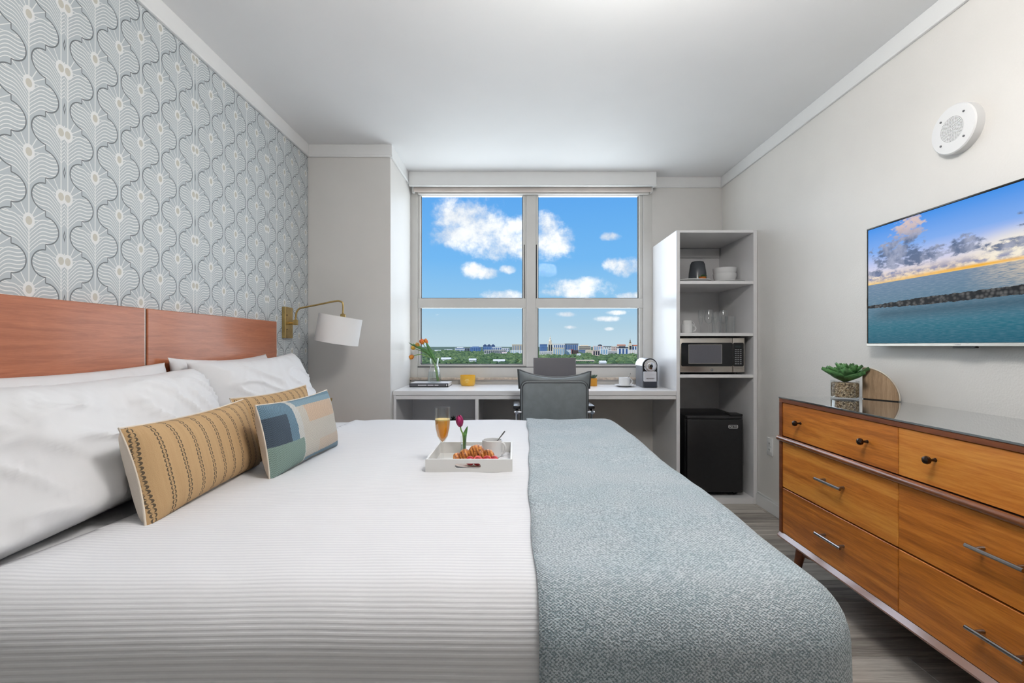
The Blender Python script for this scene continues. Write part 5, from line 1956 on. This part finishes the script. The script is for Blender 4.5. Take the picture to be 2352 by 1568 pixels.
def tv_mat():
    m = bpy.data.materials.new('television_picture')
    m.use_nodes = True
    nt = m.node_tree
    p = nt.nodes['Principled BSDF']
    tc = nt.nodes.new('ShaderNodeTexCoord')
    _, y, z = sep(nt, tc.outputs['Object'])
    Wd, Hd = TVY1 - TVY0, TVZ1 - TVZ0
    s = 0.5 - y / Wd            # 0 left .. 1 right
    t_ = z / Hd                 # 0 bottom .. 1 top
    hor = 0.517
    k = (t_ - hor) / (1 - hor)
    sky = ramp(nt, k, [(0.0, lin(250, 206, 120)), (0.06, lin(246, 222, 186)), (0.25, lin(214, 214, 240)), (0.55, lin(130, 176, 244)), (1.0, lin(52, 144, 238))])
    glow = (1.0 - (((s - 0.70) * 1.6)._m('POWER', 2.0) + ((t_ - 0.60) * 2.6)._m('POWER', 2.0)).sqrt() * 2.3).max(0.0)
    sky = mixc(nt, glow.ss(0.0, 0.9), sky, lin(255, 246, 226))
    v = comb(nt, s * 1.72, t_, 0.0)
    n1 = noise(nt, v, 5.2, 5.0, 0.62)
    n2 = noise(nt, comb(nt, s * 1.72, t_ * 2.2, 0.3), 13.0, 5.0, 0.62)
    def el(cx, cy, rx, ry):
        a, b = (s - cx) / (rx * 1.25), (t_ - cy) / (ry * 1.2)
        return 1.0 - a * a - b * b
    d1 = el(0.17, 0.73, 0.12, 0.12).max(el(0.24, 0.88, 0.07, 0.13)).max(el(0.30, 0.67, 0.13, 0.055)).max(el(0.50, 0.68, 0.07, 0.06)).max(el(0.04, 0.60, 0.06, 0.04)).max(el(0.68, 0.63, 0.10, 0.03))
    d1 = d1.max(el(0.93, 0.83, 0.14, 0.05)).max(el(0.88, 0.72, 0.16, 0.035)).max(el(0.99, 0.92, 0.1, 0.07)).max(el(0.97, 0.66, 0.16, 0.035)).max(el(0.76, 0.80, 0.05, 0.015))
    dens = (d1.max(-1.5) + (n2 - 0.5) * 4.2).ss(0.0, 0.8)
    ccol = mixc(nt, n1.ss(0.38, 0.62), lin(78, 98, 132), lin(160, 166, 190))
    ccol = mixc(nt, (t_ - 0.80).ss(0.0, 0.16) * s.lt(0.5), ccol, lin(226, 200, 190))
    sky = mixc(nt, dens * 0.92, sky, ccol)
    band = (1.0 - ((t_ - hor - 0.045) / 0.055).abs()).max(0.0) * (n2 - 0.2).ss(0.18, 0.42)
    sky = mixc(nt, band * 0.8, sky, lin(96, 112, 168))
    orange = (1.0 - ((t_ - hor - 0.012) / 0.018).abs()).max(0.0) * (1.0 - ((s - 0.55) / 0.42).abs()).max(0.0)
    sky = mixc(nt, orange * 1.15, sky, lin(250, 184, 44))
    ks = t_ / hor
    sea = ramp(nt, ks, [(0.0, lin(14, 86, 108)), (0.3, lin(30, 106, 126)), (0.6, lin(88, 124, 146)), (1.0, lin(108, 134, 162))])
    w = noise(nt, comb(nt, s * 16.0, t_ * 90.0, 0.0), 2.0, 3.0, 0.6)
    sea = mixc(nt, (w - 0.25).ss(0.15, 0.5) * (0.10 + ks * 0.25), sea, lin(170, 184, 198))
    sg2 = (1.0 - ((s - 0.78) / 0.28).abs()).max(0.0) * (ks - 0.55).ss(0.0, 0.4)
    sea = mixc(nt, sg2 * (w.ss(0.3, 0.6)) * 0.9, sea, lin(238, 216, 186))
    pic = mixc(nt, t_.gt(hor), sea, sky)
    # breakwater of rocks
    vo = nt.nodes.new('ShaderNodeTexVoronoi')
    vo.inputs['Scale'].default_value = 34.0
    nt.links.new(comb(nt, s * 1.72, t_ * 1.1, 0.0), vo.inputs['Vector'])
    vd = E(nt, vo.outputs['Distance'])
    ncr = noise(nt, comb(nt, s * 1.72, 0.0, 2.0), 22.0, 3.0)
    mid = 0.335 + (s - 0.3) * 0.012
    hw = 0.012 + s.ss(0.0, 0.35) * 0.016 + (ncr - 0.5) * 0.03
    rock = ((t_ - mid).abs()).lt(hw)
    rc = mixc(nt, vd.ss(0.1, 0.7), lin(92, 92, 92), lin(26, 28, 32))
    refl = (1.0 - ((t_ - mid + 0.07) / 0.07).abs()).max(0.0) * 0.55
    pic = mixc(nt, refl * s.ss(0.0, 0.12), pic, lin(40, 66, 84))
    pic = mixc(nt, rock, pic, rc)
    p.inputs['Base Color'].default_value = (0.01, 0.01, 0.01, 1)
    p.inputs['Roughness'].default_value = 0.3
    p.inputs['Specular IOR Level'].default_value = 0.08
    nt.links.new(pic, p.inputs['Emission Color'])
    p.inputs['Emission Strength'].default_value = 0.92
    return m


bxo('screen', (TVX - 0.0005, TVX + 0.011, TVY0 + bw_, TVY1 - bw_, TVZ0 + 0.014, TVZ1 - bw_), tv_mat(), tv)

# ================================================================== THE CITY OUTSIDE
HZ = -34.0                       # tree-top level, far below the sixteenth floor window
GND = HZ - 9.0
bm = nb()
vs = [bm.verts.new(p) for p in ((-9000, 300, GND), (9000, 300, GND), (9000, 14000, GND), (-9000, 14000, GND))]
bm.faces.new(vs)
ob('ground', bm, M('city_ground', lin(96, 112, 84), 0.9, var=0.5, vscale=0.01), kind='structure', keep=True,
   label='flat green land reaching to the horizon')


def tree_mat(name, c):
    m = bpy.data.materials.new(name)
    m.use_nodes = True
    nt = m.node_tree
    p = nt.nodes['Principled BSDF']
    oi = nt.nodes.new('ShaderNodeObjectInfo')
    rv = E(nt, oi.outputs['Random'])
    tc = nt.nodes.new('ShaderNodeTexCoord')
    n = noise(nt, tc.outputs['Object'], 0.35, 2.0)
    n2 = noise(nt, tc.outputs['Object'], 0.02, 1.0)
    f = (n * 0.5 + n2 * 0.5).ss(0.3, 0.7) * 0.7 + rv * 0.3
    nt.links.new(ramp(nt, f, [(0, lin(38, 58, 34)), (0.5, lin(78, 104, 58)), (1, lin(134, 150, 92))]), p.inputs['Base Color'])
    p.inputs['Roughness'].default_value = 0.9
    return m


TREEM = tree_mat('tree_canopy', None)
rt = random.Random(3)


def crown_mesh(seed, sub=2):
    bm = nb()
    bmesh.ops.create_icosphere(bm, subdivisions=sub, radius=1.0)
    for v in bm.verts:
        n = v.co.normalized()
        k = 1 + 0.42 * mnoise.noise(n * 1.9 + Vector((seed * 3.1, 0, 0))) + 0.2 * mnoise.noise(n * 4.5 + Vector((0, seed, 0)))
        v.co = Vector((n.x * k, n.y * k, n.z * k * (0.72 if n.z > 0 else 0.5)))
    me = bpy.data.meshes.new('tree')
    bm.to_mesh(me)
    bm.free()
    for p in me.polygons:
        p.use_smooth = False
    me.materials.append(TREEM)
    return me


crowns = [crown_mesh(i) for i in range(6)]
spots = []
Yc = 420.0
while Yc < 3600.0:
    sp = 15.0 if Yc < 1900 else 26.0
    half = 0.36 * Yc
    x = -half + rt.uniform(0, sp)
    while x < half:
        if rt.random() < 0.93:
            rad = rt.uniform(6.5, 12.5) * (1.0 if Yc < 1900 else 1.7)
            spots.append((x + rt.uniform(-5, 5), Yc + rt.uniform(-7, 7), rad, rt.uniform(-6, 3)))
        x += sp
    Yc += sp * 1.05
in_view = sorted([s for s in spots if s[1] > 812 and -0.215 * s[1] < s[0] < 0.285 * s[1]], key=lambda s: s[1])
near = in_view[:300]
ns_ = set(near)
for i, (x, y_, rad, dz) in enumerate(near):
    o = bpy.data.objects.new('tree', crowns[i % 6])
    o.location = (x, y_, HZ + dz - rad * 0.5)
    o.scale = (rad, rad, rad * 0.9)
    o.rotation_euler = (0, 0, rt.uniform(0, 6.28))
    o['label'] = 'leafy green tree far below the window, in front of the city'
    o['category'] = 'tree'
    o['group'] = 'trees seen below the window'
    COL.objects.link(o)
# the rest of the woods, past counting
base = []
for i in range(4):
    bm = nb()
    bmesh.ops.create_icosphere(bm, subdivisions=1, radius=1.0)
    for v in bm.verts:
        n = v.co.normalized()
        k = 1 + 0.45 * mnoise.noise(n * 2.1 + Vector((i * 5.3, 1, 0)))
        v.co = Vector((n.x * k, n.y * k, n.z * k * 0.66))
    base.append(([v.co.copy() for v in bm.verts], [[v.index for v in f.verts] for f in bm.faces]))
    bm.free()
V, F = [], []
for i, s_ in enumerate(spots):
    if s_ in ns_:
        continue
    x, y_, rad, dz = s_
    bv_, bf = base[i % 4]
    o0_ = len(V)
    a = rt.uniform(0, 6.28)
    ca_, sa_ = math.cos(a), math.sin(a)
    for c_ in bv_:
        V.append((x + rad * (c_.x * ca_ - c_.y * sa_), y_ + rad * (c_.x * sa_ + c_.y * ca_), HZ + dz - rad * 0.5 + rad * c_.z))
    F += [[o0_ + k for k in f] for f in bf]
me = bpy.data.meshes.new('woods')
me.from_pydata(V, [], F)
me.materials.append(TREEM)
o = bpy.data.objects.new('woods', me)
o['label'] = 'sea of green treetops spreading to the horizon'
o['category'] = 'trees'
o['kind'] = 'stuff'
COL.objects.link(o)

# buildings: u0,u1 = sides in the photo, vt = roof line, vb = visible foot line
WHT = M('building_white', lin(238, 234, 228), 0.7, var=0.04, vscale=0.05)
CRE = M('building_cream', lin(236, 216, 188), 0.7, var=0.04, vscale=0.05)
PNK = M('building_pink', lin(234, 204, 190), 0.7, var=0.04, vscale=0.05)
TANB = M('building_tan', lin(206, 190, 166), 0.7, var=0.04, vscale=0.05)
BRN = M('building_brown', lin(112, 88, 76), 0.7, var=0.08, vscale=0.05)
RED = M('building_red', lin(170, 84, 66), 0.7, var=0.05, vscale=0.05)
BLU = M('building_blue', lin(120, 148, 186), 0.5, var=0.05, vscale=0.05)
GRB = M('building_grey', lin(150, 158, 170), 0.6, var=0.05, vscale=0.05)
GLS = M('building_glass', lin(74, 104, 152), 0.25, var=0.15, vscale=0.08)
GLD = M('building_dark_glass', lin(46, 52, 64), 0.3, var=0.15, vscale=0.08)
GLP = M('building_pale_glass', lin(150, 182, 206), 0.3, var=0.1, vscale=0.08)
ROOF = M('orange_roof', lin(204, 116, 72), 0.7, var=0.1, vscale=0.2)
DRK = M('dark_roof', lin(60, 62, 70), 0.7, var=0.1, vscale=0.2)


def cw(u, v, Y):
    return px(u, v, Y)


def building(label, u0, u1, vt, vb, wall, glass, style='cols', n=5, Y=None, cap=None, extra=None):
    if Y is None:
        Y = (HZ - H) * -FPX / (vb - CV)
        Y = min(Y, 3300)
    a, b = cw(u0, vt, Y), cw(u1, vb, Y)
    depth = max(18.0, (b.x - a.x) * 0.5)
    r = thing('building', label, 'building', ((a.x + b.x) / 2, Y + depth / 2, GND), 'city buildings')
    bd_ = bxo('wall', (a.x, b.x, Y, Y + depth, GND, a.z), wall, r)
    hgt = a.z - (HZ + 2)
    zlo = HZ + 1
    w = b.x - a.x
    if style == 'cols':
        for k in range(n):
            x0 = a.x + w * (k + 0.22) / n
            x1 = a.x + w * (k + 0.78) / n
            bxo('window_strip', (x0, x1, Y - 0.4, Y + 0.2, zlo, a.z - hgt * 0.12), glass, r)
    elif style == 'rows':
        for k in range(n):
            z0 = zlo + hgt * (k + 0.3) / n
            bxo('window_band', (a.x + w * 0.04, b.x - w * 0.04, Y - 0.4, Y + 0.2, z0, z0 + hgt * 0.45 / n), glass, r)
    elif style == 'grid':
        nr = max(2, int(n * hgt / w + 0.5))
        for k in range(n):
            for j in range(nr):
                x0, z0 = a.x + w * (k + 0.25) / n, zlo + hgt * (j + 0.25) / nr
                bxo('window', (x0, x0 + w * 0.5 / n, Y - 0.4, Y + 0.2, z0, z0 + hgt * 0.5 / nr), glass, r)
    if cap == 'flat':
        bxo('roof', (a.x - w * 0.03, b.x + w * 0.03, Y - 1, Y + depth + 1, a.z, a.z + 1.6), CRE, r)
    elif cap == 'dark':
        bxo('roof', (a.x - w * 0.02, b.x + w * 0.02, Y - 1, Y + depth + 1, a.z, a.z + 3.0), DRK, r)
    elif cap == 'orange':
        ob('roof', prism(nb(), [(Y - 1.5, a.z), (Y + depth + 1.5, a.z), (Y + depth / 2, a.z + 5.0)], 0, a.x - 1, b.x + 1), ROOF, r, smooth=False)
    elif cap == 'gables':
        for k in range(3):
            x0, x1 = a.x + w * (k + 0.06) / 3, a.x + w * (k + 0.94) / 3
            ob('gable', prism(nb(), [(x0, a.z), (x1, a.z), (x1, a.z + 7), ((x0 + x1) / 2, a.z + 15), (x0, a.z + 7)], 1, Y, Y + depth), M('gable_blue', lin(64, 84, 120), 0.6), r, smooth=False)
    elif cap == 'spire':
        xc_ = (a.x + b.x) / 2
        bxo('tower', (xc_ - w * 0.32, xc_ + w * 0.32, Y, Y + w * 0.64, a.z, a.z + w * 0.55), wall, r)
        ob('spire', lathe(nb(), [(w * 0.30, 0), (w * 0.26, w * 0.3), (w * 0.12, w * 0.42), (w * 0.15, w * 0.75), (w * 0.05, w * 0.95), (0, w * 1.5)], (xc_, Y + w * 0.32, a.z + w * 0.55), 12), extra or CRE, r, smooth=False)
    elif cap == 'dome':
        xc_ = (a.x + b.x) / 2
        ob('dome', lathe(nb(), [(w * 0.2, 0), (w * 0.2, 2), (w * 0.17, 4.5), (w * 0.1, 6.5), (0, 7.5)], (xc_ + w * 0.1, Y + depth * 0.4, a.z), 14), DRK, r)
    elif cap == 'penthouse':
        bxo('penthouse', (a.x + w * 0.2, b.x - w * 0.2, Y + 2, Y + depth - 2, a.z, a.z + 4.0), wall, r)
    return r


# behind the right-hand pane
building('long white block with blue window columns, left half of the skyline slab', 1271, 1298, 790, 805, WHT, GLS, 'cols', 6, 2600, 'flat')
building('long white block with blue window columns, right half of the skyline slab', 1298.5, 1328, 790, 805, GRB, GLS, 'cols', 7, 2605, 'dark')
building('blue glass block at the left edge of the right window half', 1240, 1257, 790, 804, BLU, GLS, 'rows', 4, 2500, 'flat')
building('pale tower with a pointed lantern top beside the blue block', 1259, 1269, 789, 812, CRE, GLD, 'cols', 2, 2300, 'spire', CRE)
building('cream two tier block with dark window bands', 1329, 1357, 794, 805, CRE, GLD, 'rows', 3, 2500, 'penthouse')
building('pink block with a small dark dome', 1364, 1389, 794, 804, PNK, GLP, 'cols', 5, 2450, 'dome')
building('dark topped white office block', 1388, 1406, 796, 808, WHT, GLD, 'grid', 4, 2350, 'dark')
building('white and pink apartment block with small windows', 1406, 1421, 796, 811, PNK, GLD, 'grid', 4, 2250, 'flat')
building('pale block under a wide flat roof', 1419, 1437, 793, 803, PNK, GLD, 'rows', 2, 2650, 'orange')
building('white block with orange roof and a pointed corner tower', 1446, 1474, 794, 808, WHT, GLS, 'cols', 5, 2300, 'orange')
building('slim tower with dark pointed top near the right window jamb', 1444, 1452, 792, 808, CRE, GLD, 'cols', 1, 2290, 'spire', M('bronze_spire', lin(112, 92, 62), 0.6))
building('white slab with blue glass panels standing in front', 1270, 1296, 799, 817, CRE, GLP, 'cols', 5, 1720, 'flat')
building('low white houses block at the foot of the lantern tower', 1240, 1268, 806, 816, WHT, GLD, 'grid', 6, 1760)
building('white block beside the red brick one', 1297, 1312, 803, 816, WHT, GLP, 'grid', 4, 1740)
building('red brick narrow block', 1308, 1317, 802, 815, RED, GLD, 'cols', 2, 1800)
building('dark brown block in front of the skyline', 1317, 1328.5, 804, 815, BRN, GLD, 'grid', 4, 1790)
building('low block with long blue window bands', 1329, 1346, 803, 809, GRB, GLS, 'rows', 2, 2150)
building('low cream block beside the blue banded one', 1346, 1362, 804, 811, CRE, TANB, 'rows', 2, 2050)
building('small cream house with orange roof among the trees', 1362, 1378, 805, 817, PNK, GLD, 'cols', 3, 1650, 'flat')
building('white block with lavender glass front', 1379, 1396, 801, 813, WHT, GLP, 'cols', 3, 1850)
building('white low wing between the glass fronts', 1396, 1420, 806, 813, WHT, GLD, 'rows', 2, 1900)
building('white block with a blue glass half, right of the window', 1420, 1443, 799, 814, WHT, GLS, 'cols', 3, 1820, 'dark')
building('white low block at the right window edge', 1445, 1476, 803, 813, WHT, PNK, 'grid', 6, 1950)
building('long white parking building near the bottom of the window', 1322, 1364, 828.5, 838, WHT, GLD, 'cols', 9, 940, 'flat')
# behind the left-hand pane
building('tan tower at the right edge of the left window half', 1176, 1204, 791.5, 808, TANB, GRB, 'cols', 5, 2300, 'flat')
building('dark blue block with three gabled tops', 1109, 1137, 796, 806, BLU, GLS, 'cols', 6, 2700, 'gables')
building('white blue block right of the gabled one', 1130, 1152, 797, 806, WHT, GLS, 'cols', 5, 2650)
building('blue glass block left of the gabled one', 1080, 1104, 797, 806, BLU, GLS, 'cols', 6, 2750, 'penthouse')
building('long white arcade building in front of the gabled block', 1112, 1162, 804, 811, WHT, GLD, 'cols', 11, 2000, 'flat')
building('low white block far left of the skyline', 1045, 1068, 798.5, 805, WHT, GLS, 'rows', 2, 2850, 'penthouse')
building('low grey block beside the far left one', 1067, 1082, 799, 806, GRB, GLD, 'cols', 4, 2800)
building('small white block between arcade and tan tower', 1153, 1170, 799, 808, WHT, GLS, 'grid', 4, 2400)
building('white low hall at the foot of the tan tower', 1172, 1208, 804, 811, WHT, GLP, 'grid', 7, 2050)
# roofs showing among the trees
for (u, v, w_, lab) in ((1005, 806, 14, 'white roof among trees, furthest left under the horizon'), (1024, 827, 22, 'long white roof among trees right of the tulip vase'),
                        (1085, 830, 16, 'pale roof among trees in the middle of the left window half'), (1146, 832, 26, 'long white roof low in the left window half'),
                        (1030, 804, 18, 'thin white roof under the left horizon'), (1386, 836, 14, 'white roof at the bottom of the right window half'),
                        (1330, 816, 8, 'small white gabled house in front of the brown block'), (1158, 812, 12, 'pink low roof in front of the arcade')):
    Y = 35.0 * FPX / (v - CV)
    p = cw(u, v, Y)
    hw_ = w_ / 2 / FPX * Y
    r = thing('house', lab, 'house', (p.x, Y, GND), 'houses among the trees')
    bxo('wall', (p.x - hw_, p.x + hw_, Y, Y + 16, GND, HZ + 3), WHT, r)
    ob('roof', prism(nb(), [(Y - 1, HZ + 3), (Y + 17, HZ + 3), (Y + 8, HZ + 6.5)], 0, p.x - hw_ - 0.6, p.x + hw_ + 0.6), WHT if 'pink' not in lab else PNK, r, smooth=False)
